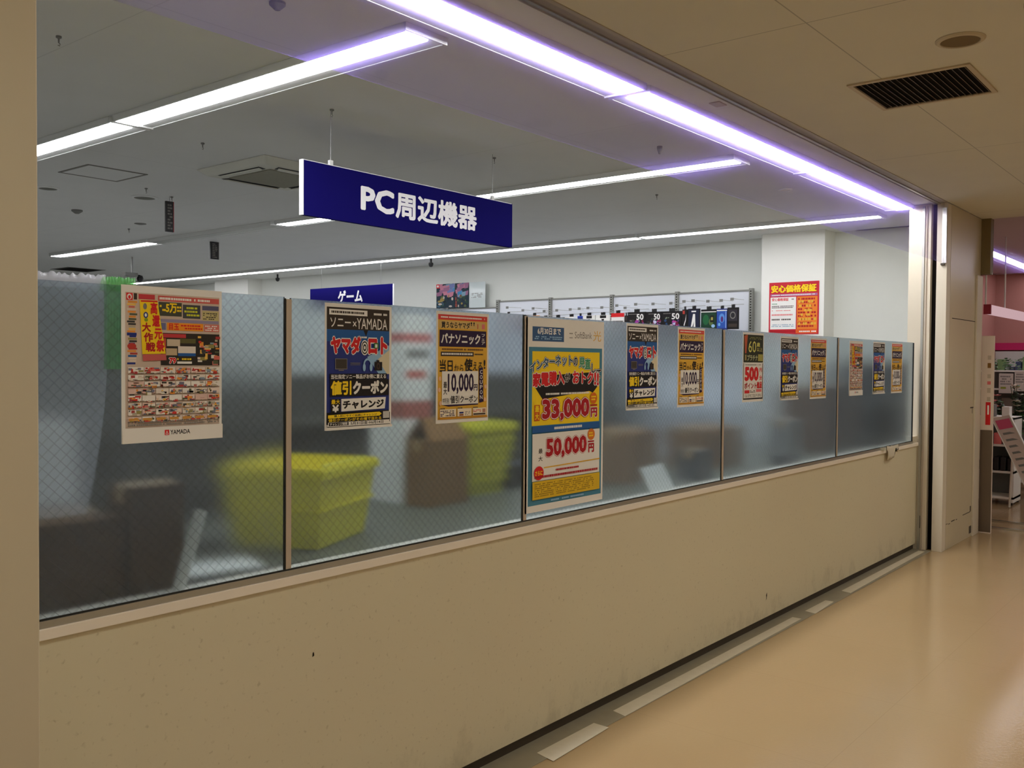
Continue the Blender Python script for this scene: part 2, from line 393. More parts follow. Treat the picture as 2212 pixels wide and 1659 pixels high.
ch.box(0.966, 8.45, -0.0045, -0.0002, 0.962, 0.9665, M_gasket)
struct(ch.build('trim_2'))
# glazing: one pane per bay
edges = [0.966, 1.822, 3.026, 4.83, 6.626, 8.445]
for i in range(5):
    a, b = edges[i], edges[i + 1]
    g = MB().box(a + (0.017 if i else 0), b - 0.008, 0.0, 0.008, 0.945, 1.826 - 0.0022 * i, (M_frost1, M_frost, M_frost2, M_frost2, M_frost2)[i])
    struct(g.build('window_%d' % (i + 1)))
for i in range(1, 5):
    x = edges[i]
    mm = MB().box(x - 0.0078, x - 0.003, -0.0012, 0.009, 0.9665, 1.824 - 0.0022 * i, M_gasket).box(x - 0.003, x + 0.0168, -0.0035, 0.0115, 0.9665, 1.822 - 0.0022 * i, M_alu_paint)
    struct(mm.build('trim_%d' % (i + 2)))
struct(MB().box(8.437, 8.447, -0.004, 0.012, 0.945, 1.815, M_gasket).box(8.447, 8.6, 0.0, 0.06, 0.943, 1.0, M_jamb).build('trim_7'))
# jamb with the shutter groove, and the steel wall past it
jb = MB().box(8.6, 8.72, -0.084, 0.1, 0, CZ - 0.004, M_jamb).box(8.66, 8.72, -0.132, -0.084, 0, CZ - 0.004, M_dark)
jb.box(8.6, 8.72, -0.217, -0.132, 0, CZ - 0.004, M_jamb)
struct(jb.build('wall_jamb', bevel=0.002))
cw = MB().box(8.72, XE, -0.217, 0.1, 0, CZ - 0.004, M_steel_door)
cw.box(8.80, 9.66, -0.2178, -0.217, 2.036, 2.042, M_dark).box(8.72, 8.724, -0.2178, -0.217, 0.0, CZ - 0.02, M_alu_paint)
for a, b, z, t in ((8.66, 8.78, .222, .006), (8.80, 8.86, .214, .007), (8.90, 9.02, .224, .010), (9.06, 9.10, .22, .008), (9.30, 9.58, .232, .008), (9.56, 9.60, .24, .05), (9.50, 9.64, 1.22, .012), (9.57, 9.585, 1.17, .06)):
    cw.box(max(a, 8.722), b, -0.2177, -0.217, z, z + t, M_dark_base)
cw.box(9.54, 9.72, -0.2179, -0.217, 0.03, 0.10, M_dark_base)
struct(cw.build('wall_steel'))
struct(MB().box(9.62, XE + 0.02, -0.235, -0.217, 0, 2.48, M_jamb).build('trim_8', bevel=0.003))
struct(MB().box(XE, XR + 0.02, -0.30, 0.1, 2.50, CZ, mat('olive_jamb', rgb(120, 104, 68), 0.6)).build('trim_9'))
al = MB().box(8.585, 8.599, -0.035, -0.015, 0.0, CZ - 0.02, M_alu).box(8.586, 8.5985, -0.055, -0.050, 0.0, CZ - 0.02, M_alu_paint)
struct(al.build('trim_10'))
struct(MB().box(8.586, 8.5992, -0.036, -0.030, 0.19, 0.30, M_dark).build('trim_11'))
# shutter line on the floor and its worn white strips
struct(MB().box(0.966, 8.6, -0.135, 0.018, 0.0, 0.002, M_threshold).build('trim_12'))
for k, (a, b, y0, y1) in enumerate(((3.02, 3.46, -.172, -.072), (3.62, 5.74, -.136, -.058), (5.92, 6.30, -.138, -.062), (6.62, 8.52, -.122, -.05), (1.2, 2.6, -.15, -.06))):
    sk = 0.02
    t = MB().hexa([(a, y0, .002), (b, y0 + sk, .002), (b, y1, .002), (a + .02, y1, .002), (a, y0, .0035), (b, y0 + sk, .0035), (b, y1, .0035), (a + .02, y1, .0035)], M_tape)
    struct(t.build('trim_%d' % (13 + k)))
# smoke barriers of clear glass hanging from the ceiling
struct(MB().box(0.966, 8.578, -0.196, -0.188, 2.505, CZ - 0.004, M_smoke).build('window_6'))
struct(MB().box(8.578, 8.599, -0.214, -0.180, 2.505, CZ - 0.05, M_steel).box(8.578, 8.6, -0.20, -0.17, 2.488, 2.505, M_dark_base).build('trim_19'))
# ------------------------------------------------------------------ next shop (pink) at the end of the corridor
struct(MB().box(16.0, 16.1, -6.0, 2.0, 0, CZ, M_pink).build('wall_pink'))
struct(MB().box(XR + 0.05, 16.0, 0.95, 1.05, 0, CZ, M_pink).build('wall_pink_side'))
struct(MB().box(XE + 0.05, 16.1, -6.0, 1.0, CZ, CZ + 0.1, mat('pink_shop_ceiling', rgb(206, 190, 186), 0.8)).build('ceiling_pink'))
struct(MB().box(XR + 0.05, 16.2, 0.0, 1.05, -0.1, 0.0, M_floor).build('floor_pink'))
struct(MB().box(XE + 0.04, XE + 0.048, -6.0, -0.31, 2.50, CZ, M_smoke).build('window_7'))
for k, x in enumerate((10.16, 10.62)):
    r = MB().box(x, x + 0.045, -6.0, 0.0, 0.0, 0.02, M_steel).box(x + 0.045, x + 0.065, -6.0, 0.0, 0.0, 0.004, M_dark)
    struct(r.build('trim_%d' % (20 + k)))
struct(MB().box(15.90, 16.0, -6.0, 0.95, 1.86, 1.97, M_magenta).build('trim_22'))

# ================================================================== LIGHTS
def strip(axis, a, b, lat, label, group, lit=True, name='strip_light', lens=M_lens):
    """linear ceiling light; lat is the near edge of its lens"""
    mid = (a + b) / 2
    root = empty(name, (mid, lat + 0.1, CZ) if axis == 'x' else (lat + 0.1, mid, CZ))
    tag(root, label, 'ceiling light', group)
    hl = (b - a) / 2
    def bx(mb, l0, l1, u0, u1, z0, z1, m):
        if axis == 'x': mb.box(u0, u1, l0 - 0.1, l1 - 0.1, z0, z1, m)
        else: mb.box(l0 - 0.1, l1 - 0.1, u0, u1, z0, z1, m)
    h = MB(); bx(h, -0.012, 0.232, -hl, hl, -0.026, -0.001, M_fix)
    bx(h, -0.016, -0.008, -hl, hl, -0.038, -0.001, M_fix); bx(h, 0.228, 0.234, -hl, hl, -0.029, -0.001, M_fix); h.build('housing', root)
    l = MB(); bx(l, -0.004, 0.135, -hl + 0.012, hl - 0.012, -0.040, -0.026, lens if lit else M_lens_off); l.build('diffuser', root, bevel=0.006)
    for s in (-1, 1):
        e = MB(); bx(e, -0.016, 0.234, s * hl - 0.005, s * hl + 0.005, -0.035, -0.002, M_fix); e.build('end_cap', root)
    return root
GL = 'linear lights on the shop ceiling'
for a, b, n in ((1.62, 4.06, 'first from the left along the shopfront'), (4.10, 6.52, 'second from the left along the shopfront'), (6.56, 8.575, 'last one, ending at the right jamb')):
    strip('x', a, b, 0.07, 'long white ceiling light above the frosted glass, ' + n, GL, lens=M_lens_front)
for (a, b), n in zip(((0.40, 2.80), (2.84, 5.24), (5.28, 7.68), (7.72, 10.1)), ('nearest to the shopfront', 'second, cut by the left pillar', 'third, hidden past the pillar', 'fourth, hidden past the pillar')):
    strip('y', a, b, 2.735, 'white ceiling light in the row at upper left, ' + n, GL)
for (a, b, l), n in zip(((0.42, 2.86, 1), (2.94, 5.42, 1), (5.50, 7.84, 0), (7.90, 10.36, 1)), ('lit tube whose bright end meets the front light', 'lit tube passing behind the blue hanging sign', 'unlit grey length left of the blue sign', 'lit tube at the far left end of its row')):
    strip('y', a, b, 5.80, 'ceiling light in the middle row, ' + n, GL, bool(l))
for k, (a, b) in enumerate(((0.43, 2.99), (3.03, 5.57), (5.62, 8.00), (8.05, 10.32), (10.37, 12.7), (12.75, 13.8))):
    strip('y', a, b, 8.78, 'lit tube in the row along the right wall, number %d counted from the white column' % (k + 1) if k else 'lit tube in the row along the right wall, above the white column', GL)
for a, b in ((0.4, 2.84), (2.9, 5.34), (5.4, 7.84)):
    strip('y', a, b, -0.4, 'white ceiling light hidden behind the left pillar', GL)
for a, b in ((12.3, 14.7), (14.75, 15.9)):
    strip('x', a, b, 0.215, 'bright tube on the pink shop ceiling, ' + ('nearer one' if a < 13 else 'farther one'), 'tubes in the pink shop', True, lens=M_pink_lens)
for y in (-1.6, -3.6):
    strip('x', 10.6, 15.6, y, 'tube on the pink shop ceiling, outside the view to the right', 'tubes in the pink shop', True, lens=M_pink_lens)
def hall_panel(x, y, label):
    r = empty('recessed_light', (x, y, CZ)); tag(r, label, 'ceiling light', 'warm recessed lights of the corridor')
    f = MB()
    for a in ((-.3, -.27, -.3, .3), (.27, .3, -.3, .3), (-.27, .27, -.3, -.27), (-.27, .27, .27, .3)): f.box(a[0], a[1], a[2], a[3], -0.02, -0.0005, M_jamb)
    f.build('frame', r)
    MB().box(-.27, .27, -.27, .27, -0.010, -0.0006, M_hall_lens).build('diffuser', r)
for x, n in ((4.36, 'its corner shows at the top right'), (0.76, 'above the viewer'), (-2.84, 'behind the left pillar'), (7.96, 'farther down the hall')):
    hall_panel(x, -1.93, 'square warm recessed light in the corridor ceiling, ' + n)
    hall_panel(x, -4.4, 'square warm recessed light in the second corridor row, ' + n)

# ================================================================== CEILING FITTINGS
v = empty('air_vent', (4.99, -1.005, CZ)); tag(v, 'dark slatted air grille in the beige corridor ceiling', 'vent')
f = MB()
for a in ((-.287, -.262, -.285, .285), (.262, .287, -.285, .285), (-.262, .262, -.285, -.262), (-.262, .262, .262, .285)): f.box(a[0], a[1], a[2], a[3], -0.008, -0.0003, mat('vent_frame', rgb(196, 180, 150), 0.5))
f.build('frame', v)
MB().box(-.262, .262, -.262, .262, -0.0015, -0.0003, M_dark).build('backing', v)
for i in range(19):
    y = -.255 + .51 * i / 18
    MB().hexa([(-.262, y - .004, -.009), (.262, y - .004, -.009), (.262, y - .001, -.009), (-.262, y - .001, -.009), (-.262, y + .002, -.0015), (.262, y + .002, -.0015), (.262, y + .006, -.0015), (-.262, y + .006, -.0015)], mat('vent_slat', rgb(112, 92, 66), 0.5)).build('slat', v)
def speaker(x, y, r, label, col):
    s = empty('ceiling_speaker', (x, y, CZ)); tag(s, label, 'speaker')
    MB().lathe([(r, -.0005), (r, -.004), (r * .93, -.010), (r * .80, -.011), (r * .78, -.0035)], M_pillar if col else M_fix, n=32).build('rim', s, smooth=False)
    MB().lathe([(r * .78, -.003), (r * .78, -.0075), (0.001, -.0078)], mat('speaker_mesh_%d' % col, rgb(120, 100, 66) if col else rgb(120, 120, 112), 0.8), n=32).build('mesh_cover', s)
speaker(4.345, -1.335, 0.10, 'round speaker in the beige corridor ceiling beyond the air grille', 1)
speaker(4.27, 5.22, 0.11, 'round grey speaker in the shop ceiling left of the black hanging sign', 0)
speaker(3.55, 5.45, 0.09, 'round fitting in the shop ceiling beside the square hatch', 0)
h = empty('access_hatch', (3.525, 4.485, CZ)); tag(h, 'square access hatch with dark outline in the shop ceiling, upper left', 'hatch')
f = MB()
for a in ((-.232, -.215, -.232, .232), (.215, .232, -.232, .232), (-.215, .215, -.232, -.215), (-.215, .215, .215, .232)): f.box(a[0], a[1], a[2], a[3], -0.005, -0.0003, mat('hatch_rim', rgb(128, 126, 118), 0.5, 0.3))
f.build('frame', h); MB().box(-.213, .213, -.213, .213, -0.003, -0.0003, M_ceil_store).build('door', h)
# cassette air conditioner
ac = empty('cassette_air_conditioner', (4.30, 3.38, CZ)); tag(ac, 'square white cassette air conditioner in the shop ceiling behind the blue sign', 'air conditioner')
M_ac = mat('ac_plastic', rgb(212, 212, 200), 0.5)
a = MB(); a.hexa([(-.36, -.36, -.05), (.36, -.36, -.05), (.36, .36, -.05), (-.36, .36, -.05), (-.425, -.425, -.0005), (.425, -.425, -.0005), (.425, .425, -.0005), (-.425, .425, -.0005)], M_ac); a.build('casing', ac, bevel=0.012)
for i in range(4):
    c, s_ = math.cos(i * PI / 2), math.sin(i * PI / 2)
    def rp(x, y, z): return (x * c - y * s_, x * s_ + y * c, z)
    f = MB(); f.hexa([rp(-.25, -.345, -.0525), rp(.25, -.345, -.0525), rp(.23, -.275, -.0525), rp(-.23, -.275, -.0525), rp(-.25, -.345, -.0505), rp(.25, -.345, -.0505), rp(.23, -.275, -.0505), rp(-.23, -.275, -.0505)], M_gasket); fo = f.build('outlet', ac)
    f = MB(); f.hexa([rp(-.24, -.335, -.060), rp(.24, -.335, -.060), rp(.22, -.29, -.064), rp(-.22, -.29, -.064), rp(-.24, -.335, -.055), rp(.24, -.335, -.055), rp(.22, -.29, -.058), rp(-.22, -.29, -.058)], M_ac); f.build('flap', fo)
MB().box(-.25, .25, -.25, .25, -.058, -.0505, mat('ac_grille', rgb(146, 144, 126), 0.7, noise=0.1, nscale=60)).build('intake_grille', ac)
g = empty('ceiling_grille', (7.11, 12.3, CZ)); tag(g, 'dark square return grille in the far left part of the shop ceiling', 'vent')
MB().box(-.3, .3, -.3, .3, -.004, -.0005, M_grey).build('frame', g); MB().box(-.26, .26, -.26, .26, -.006, -.004, M_dark).build('slats', g)
def det(x, y, r, d, label, name, cat, mat_=None, group=None):
    o = MB().lathe([(r, -.0003), (r, -d * .35), (r * .75, -d * .6), (r * .35, -d)], mat_ or M_fix, n=20).build(name, loc=(x, y, CZ)); tag(o, label, cat, group); return o
det(2.268, 0.65, .032, .03, 'small round smoke detector on the shop ceiling at the top edge', 'smoke_detector', 'smoke detector', M_grey)
det(5.30, 0.70, .018, .05, 'sprinkler head just above the middle light row', 'sprinkler_head', 'sprinkler', M_grey)
det(5.076, 6.74, .06, .012, 'flat round fitting left of the first black hanging sign', 'ceiling_fitting', 'ceiling fitting', M_grey)
det(4.25, 6.40, .05, .035, 'dark smoke detector near the left pillar, below the hatch', 'smoke_detector', 'smoke detector', M_grey)
rg = MB().lathe([(.055, -.0003), (.055, -.006), (.036, -.008), (.035, -.002)], M_fix, n=24).build('downlight', loc=(7.22, .66, CZ)); tag(rg, 'small round recessed downlight near the right jamb', 'downlight')
det(3.12, -1.35, .03, .05, 'dark sprinkler head in the corridor ceiling at the top edge', 'sprinkler_head', 'sprinkler', M_dark_base)
sq = MB().box(-.045, .045, -.03, .03, -.006, -.0003, M_alu_paint).build('ceiling_plate', loc=(4.62, -0.055, CZ)); tag(sq, 'small beige cover plate on the ceiling beside the front light', 'cover plate')
hook_spots = [(4.903, 1.768), (3.415, 1.697), (1.913, 1.72), (3.43, 3.0), (4.4, 5.0), (4.05, 4.8), (6.8, 1.6), (7.5, 4.3), (5.2, 7.2), (6.4, 4.6)]
hk = None
for i, (x, y) in enumerate(hook_spots):
    if hk is None:
        hk = MB().lathe([(.012, -.0003), (.012, -.008), (.004, -.012), (.003, -.03)], M_grey, n=10).tube([(0, 0, -.028), (.006, 0, -.034), (.004, 0, -.042), (-.004, 0, -.040)], .002, M_grey, 6).build('ceiling_hook')
        o = hk
    else: o = copy_tree(hk)
    o.location = (x, y, CZ); tag(o, 'small metal hanging hook screwed into the shop ceiling', 'hook', 'empty hanging hooks in the shop ceiling')

# ================================================================== HANGING SIGNS
ps = empty('hanging_sign', (3.222, 1.7, 2.419)); tag(ps, 'large blue hanging sign with white lettering PC and four characters', 'sign')
sh = Sheet(1.79, .302, M_blue, 0.03)
sh.rect(0, 0, 1, .012, M_sign_white).text('PC', .2290, .265, .378, .735, M_sign_white, .04).text('周辺機器', .384, .235, .797, .775, M_sign_white, .034)
sh.build('panel', ps)
MB().box(-.006, 0.0, -.001, .031, 0, .302, M_sign_white).box(1.79, 1.796, -.001, .031, 0, .302, M_blue).build('edge_trim', ps)
for x in (.2, 1.6): MB().tube([(x, .015, .30), (x, .015, .611)], .0018, M_wire, 6).box(x - .012, x + .012, .006, .024, .298, .33, M_fix).build('wire', ps)
gs = empty('hanging_sign', (9.0, 8.893, 2.40), -PI / 2); tag(gs, 'blue hanging sign with three white katakana, seen over the glass', 'sign')
sh = Sheet(1.80, .296, M_blue, .02); sh.text('ゲーム', .355, .17, .655, .80, M_sign_white, .04); sh.build('panel', gs)
MB().box(1.80, 1.806, 0, .02, 0, .296, M_sign_white).build('edge_trim', gs)
for x in (.25, 1.55): MB().tube([(x, .01, .296), (x, .01, .588)], .002, M_wire, 6).build('wire', gs)
for (x, y, z, n) in ((4.345, 5.0, 2.725, 'taller one nearer the viewer'), (6.33, 7.4, 2.82, 'shorter one below the unlit tube')):
    b = empty('hanging_sign', (x, y, z)); tag(b, 'narrow black vertical sign hung from the shop ceiling, ' + n, 'sign')
    hh = .262 if x < 5 else .205
    sh = Sheet(.075 if x < 5 else .115, hh, M_black, .02); sh.small(.2, .08, .8, .94, C_gry, 9, int(x), .9, .5); sh.rect(.93, 0, 1, 1, C_dred if x < 5 else C_gry); sh.build('panel', b)
    MB().tube([(.04, .01, hh), (.04, .01, CZ - z)], .002, M_wire, 6).build('wire', b)
cb = empty('security_camera', (6.669, 9.834, CZ)); tag(cb, 'small security camera hung from the ceiling at far left', 'camera')
MB().tube([(0, 0, -.001), (0, 0, -.22)], .012, M_wire, 8).build('rod', cb); MB().box(-.12, .06, -.05, .05, -.27, -.22, M_grey).build('bracket', cb); MB().lathe([(.001, -.34), (.035, -.325), (.045, -.29), (.03, -.25)], M_black, c=(.12, 0, .0), n=12).box(.06, .12, -.01, .01, -.26, -.24, M_black).build('lens_housing', cb)
for x, y, n in ((9.2, 6.55, 'below the row of lights behind the blue sign'), (9.45, 10.3, 'near the far white column')):
    dcam = empty('dome_camera', (x, y, CZ)); tag(dcam, 'tiny black camera under the ceiling ' + n, 'camera')
    MB().tube([(0, 0, -.001), (0, 0, -.06)], .015, M_black, 8).build('stem', dcam); MB().lathe([(.03, -.06), (.035, -.08), (.025, -.11), (.005, -.12)], M_black, n=12).build('dome', dcam)

# ================================================================== POSTERS
PW, PH = 0.297, 0.42
def flyer():
    s = Sheet(PW, PH, M_paper); rnd = random.Random(7)
    s.rect(.035, .045, .975, .905, ink(206, 186, 170))
    s.rect(.045, .05, .105, .095, C_red).ell(.075, .073, .022, .018, C_wht).ell(.075, .076, .012, .012, C_red)
    s.rect(.115, .05, .145, .09, C_char)
    s.rect(.16, .053, .315, .085, ink(200, 60, 66)).rect(.345, .055, .97, .09, ink(206, 92, 86)).small(.36, .06, .95, .086, C_wht, 1, 3, .9, .03)
    pal = [ink(200, 50, 44), ink(232, 150, 60), ink(222, 206, 190), ink(180, 170, 150), ink(118, 120, 140), ink(150, 140, 80), ink(214, 110, 96), ink(90, 96, 70), ink(230, 226, 216), ink(60, 60, 60), ink(170, 60, 60), ink(236, 190, 90), ink(140, 160, 176), ink(196, 120, 110)]
    s.hold()
    # left column
    for k in range(26):
        v = .10 + k * .0155; s.rect(.05 + rnd.uniform(0, .03), v, .15 - rnd.uniform(0, .03), v + .012, rnd.choice(pal + [C_navy, C_blue]))
    s.free(); s.rect(.05, .30, .14, .318, C_navy).ell(.095, .385, .042, .02, ink(190, 60, 50))
    # upper right banners
    s.rect(.35, .095, .58, .185, ink(70, 72, 60)).text('5万', .42, .10, .53, .165, C_yel, .04).small(.36, .11, .42, .16, C_yel, 2, 5, .9, .03).small(.53, .115, .575, .16, C_yel, 2, 6, .9, .03)
    s.rect(.59, .105, .77, .195, ink(70, 72, 76)).small(.605, .115, .76, .185, ink(206, 210, 50), 3, 8, .95, .045)
    s.rect(.79, .105, .965, .135, ink(90, 90, 120)).rect(.79, .14, .965, .205, ink(196, 184, 130)).small(.80, .15, .95, .20, C_char, 4, 9, .7, .03)
    s.rect(.35, .205, .965, .225, ink(150, 140, 170))
    s.rect(.36, .23, .42, .275, ink(110, 110, 150)).rect(.43, .228, .80, .278, C_ora).text('目玉', .45, .232, .55, .274, C_red, .03).small(.57, .235, .79, .272, C_red, 2, 11, .9, .04)
    s.rect(.81, .23, .97, .278, ink(214, 120, 110)).small(.82, .235, .96, .275, C_wht, 3, 12, .8, .03)
    # dark block
    s.rect(.37, .295, .972, .505, ink(46, 40, 34)).rect(.38, .30, .62, .325, ink(196, 60, 66)).rect(.37, .33, .42, .40, ink(200, 84, 60))
    s.rect(.43, .335, .56, .38, ink(206, 190, 166)).rect(.56, .33, .72, .36, ink(96, 92, 50)).rect(.54, .38, .72, .425, ink(226, 216, 206)).rect(.54, .425, .72, .445, C_blue).rect(.42, .395, .53, .44, ink(196, 174, 140))
    s.text('79', .45, .455, .52, .495, C_red, .05, C_wht, .06).small(.53, .455, .68, .475, C_yel, 1, 14, .9, .04).rect(.53, .48, .68, .495, C_wht)
    s.hold()
    for k in range(34):
        u = rnd.uniform(.735, .93); v = rnd.uniform(.305, .48); s.rect(u, v, u + rnd.uniform(.02, .07), v + rnd.uniform(.008, .03), rnd.choice(pal))
    s.free()
    # leaning yellow banner with two columns of red lettering
    s.poly([(.165, .09), (.335, .088), (.415, .43), (.19, .435)], C_yel).poly([(.175, .092), (.335, .09), (.337, .10), (.177, .102)], C_red)
    for t, u0, sh in (('大作戦', .20, .0),):
        for i, c in enumerate(t): s._t(c, .190 + .018 * i, .235 + .063 * i, .268 + .020 * i, .293 + .063 * i, C_dred, .04, .04, 0, 0)
    s.ell(.215, .13, .018, .02, C_gry).ell(.222, .185, .022, .02, C_navy).ell(.222, .185, .011, .011, C_wht).ell(.225, .215, .018, .012, ink(140, 160, 30))
    for i, c in enumerate('高還元祭'): s._t(c, .268 + .019 * i, .105 + .080 * i, .332 + .021 * i, .178 + .080 * i, C_red, .04, .04, 0, 0)
    s.poly([(.19, .437), (.415, .432), (.42, .472), (.195, .478)], ink(196, 96, 92))
    # grid of small offers
    s.hold(); v = .515; heights = (.045, .036, .04, .036, .042, .036, .04, .036)
    for r, hgt in enumerate(heights):
        ncol = 7 if r > 2 else 6; u = .05
        for cidx in range(ncol):
            wd = .92 / ncol
            s.rect(u + .004, v + .002, u + wd - .004, v + hgt - .003, rnd.choice([ink(236, 230, 224), ink(238, 234, 228), ink(228, 216, 206), ink(232, 214, 204), ink(222, 190, 180)]))
            hot = r in (0, 1, 4)
            for q in range(20):
                a = u + rnd.uniform(.004, wd * .72); b = v + rnd.uniform(.003, hgt * .7)
                s.rect(a, b, min(a + rnd.uniform(.012, .055), u + wd - .004), b + rnd.uniform(.005, .018), rnd.choice(([pal[0]] * 5 + [pal[10]] * 3 if hot else [pal[4], pal[9]]) + pal[2:5] + pal))
            u += wd
        s.small(.05, v + hgt - .008, .965, v + hgt - .001, C_char, 1, 40 + r, .75, .02)
        v += hgt + .006
    s.free(); s.small(.05, .862, .96, .895, C_gry, 2, 20, .8, .02)
    for i in range(7): s.rect(.06 + .13 * i, .842, .15 + .13 * i, .858, ink(206, 150, 70))
    s.rect(.0, .905, 1, 1, M_paper)
    s.rect(.40, .925, .445, .960, C_red).poly([(.408, .955), (.4225, .930), (.437, .955)], C_wht).ell(.4225, .948, .007, .005, C_red)
    s.text('YAMADA', .455, .927, .655, .957, C_blk, .02)
    return s
def sony():
    s = Sheet(PW, PH, M_paper)
    s.rect(.025, .03, .965, .955, C_blk).rect(.025, .205, .965, .56, C_navy).rect(.025, .205, .965, .30, C_blue).poly([(.62, .42), (.965, .32), (.965, .56), (.80, .56)], C_lblue).poly([(.78, .44), (.965, .36), (.965, .56), (.93, .56)], ink(220, 210, 180))
    s.rect(.025, .56, .965, .86, C_navy).rect(.025, .03, .965, .205, ink(52, 42, 34))
    s.rect(.06, .045, .62, .09, C_wht).small(.09, .052, .58, .084, C_char, 1, 1, .95, .04).small(.69, .055, .93, .085, C_wht, 1, 2, .9, .03)
    s.text('ソニー', .075, .112, .37, .188, C_wht, .01).text('×', .40, .135, .455, .178, C_wht, 0).text('YAMADA', .46, .108, .93, .195, C_wht, .0)
    s.poly([(.56, .205), (.60, .255), (.63, .205)], C_blk)
    s.text('ヤマダ', .08, .255, .52, .40, C_red, .07, C_wht, .06).text('ロト', .63, .255, .93, .40, C_red, .07, C_wht, .06)
    s.ell(.575, .345, .058, .062, C_wht).ell(.575, .345, .049, .053, C_blk).ell(.575, .345, .038, .042, C_wht).ell(.575, .345, .026, .029, C_blk).ell(.575, .345, .013, .015, C_wht).small(.50, .25, .62, .275, C_wht, 1, 3, .9, .03)
    s.rect(.715, .305, .79, .35, ink(60, 120, 60)).rect(.735, .315, .77, .343, C_wht)
    s.rect(.14, .435, .315, .52, C_gry).rect(.148, .44, .307, .515, ink(64, 58, 52)).rect(.19, .525, .265, .532, C_gry)
    s.rect(.36, .468, .51, .474, C_gry).rect(.36, .482, .51, .486, C_gry)
    ring = [(.62 + .065 * math.cos(a), .485 - .055 * math.sin(a)) for a in [PI * i / 14 for i in range(15)]] + [(.62 + .045 * math.cos(a), .485 - .038 * math.sin(a)) for a in [PI - PI * i / 14 for i in range(15)]]
    for i in range(14): s.poly([ring[i], ring[i + 1], ring[28 - i], ring[29 - i]], C_lblue)
    s.ell(.568, .505, .022, .032, C_lblue).ell(.672, .505, .022, .032, C_lblue)
    s.rect(.725, .46, .845, .53, C_blk).rect(.755, .445, .80, .462, C_blk).ell(.785, .495, .028, .028, ink(70, 50, 40)).ell(.785, .495, .014, .014, C_blk)
    s.rect(.06, .555, .92, .60, C_blk).text('当社指定ソニー製品がお得に買える', .08, .56, .905, .597, C_wht, .02)
    s.rect(.065, .602, .95, .735, C_blk)
    s.text('値引', .075, .61, .375, .725, C_yel, .045).text('クーポン', .395, .61, .935, .722, C_wht, .06)
    s.rect(.075, .755, .215, .865, C_blk).text('最', .085, .76, .14, .795, C_yel, .03).text('大', .15, .76, .205, .795, C_yel, .02).text('¥', .095, .80, .19, .86, C_wht, .04)
    s.poly([(.225, .755), (.90, .75), (.885, .845), (.225, .855)], C_wht).text('チャレンジ', .245, .768, .87, .838, C_blk, .055)
    s.rect(.025, .875, .965, .955, C_blk)
    s.poly([(.035, .880), (.80, .870), (.835, .886), (.80, .903), (.035, .906)], C_yel).text('購入前に今すぐ抽選にチャレンジ', .12, .880, .76, .899, C_char, .02)
    s.text('値引クーポンがその場で当たる', .04, .908, .83, .934, C_yel, .02)
    s.rect(.855, .868, .955, .925, ink(200, 198, 194))
    s.rect(.035, .938, .955, 0.972, M_paper)
    s.rect(.045, .940, .33, .966, C_blk).text('チャレンジ期間', .06, .943, .31, .963, C_wht, .02).text('5月31日金→6月14日', .36, .938, .86, .966, C_blk, .02)
    s.rect(.025, .972, .965, .976, C_blk)
    s.rect(0, .978, 1, 1, M_paper)
    return s
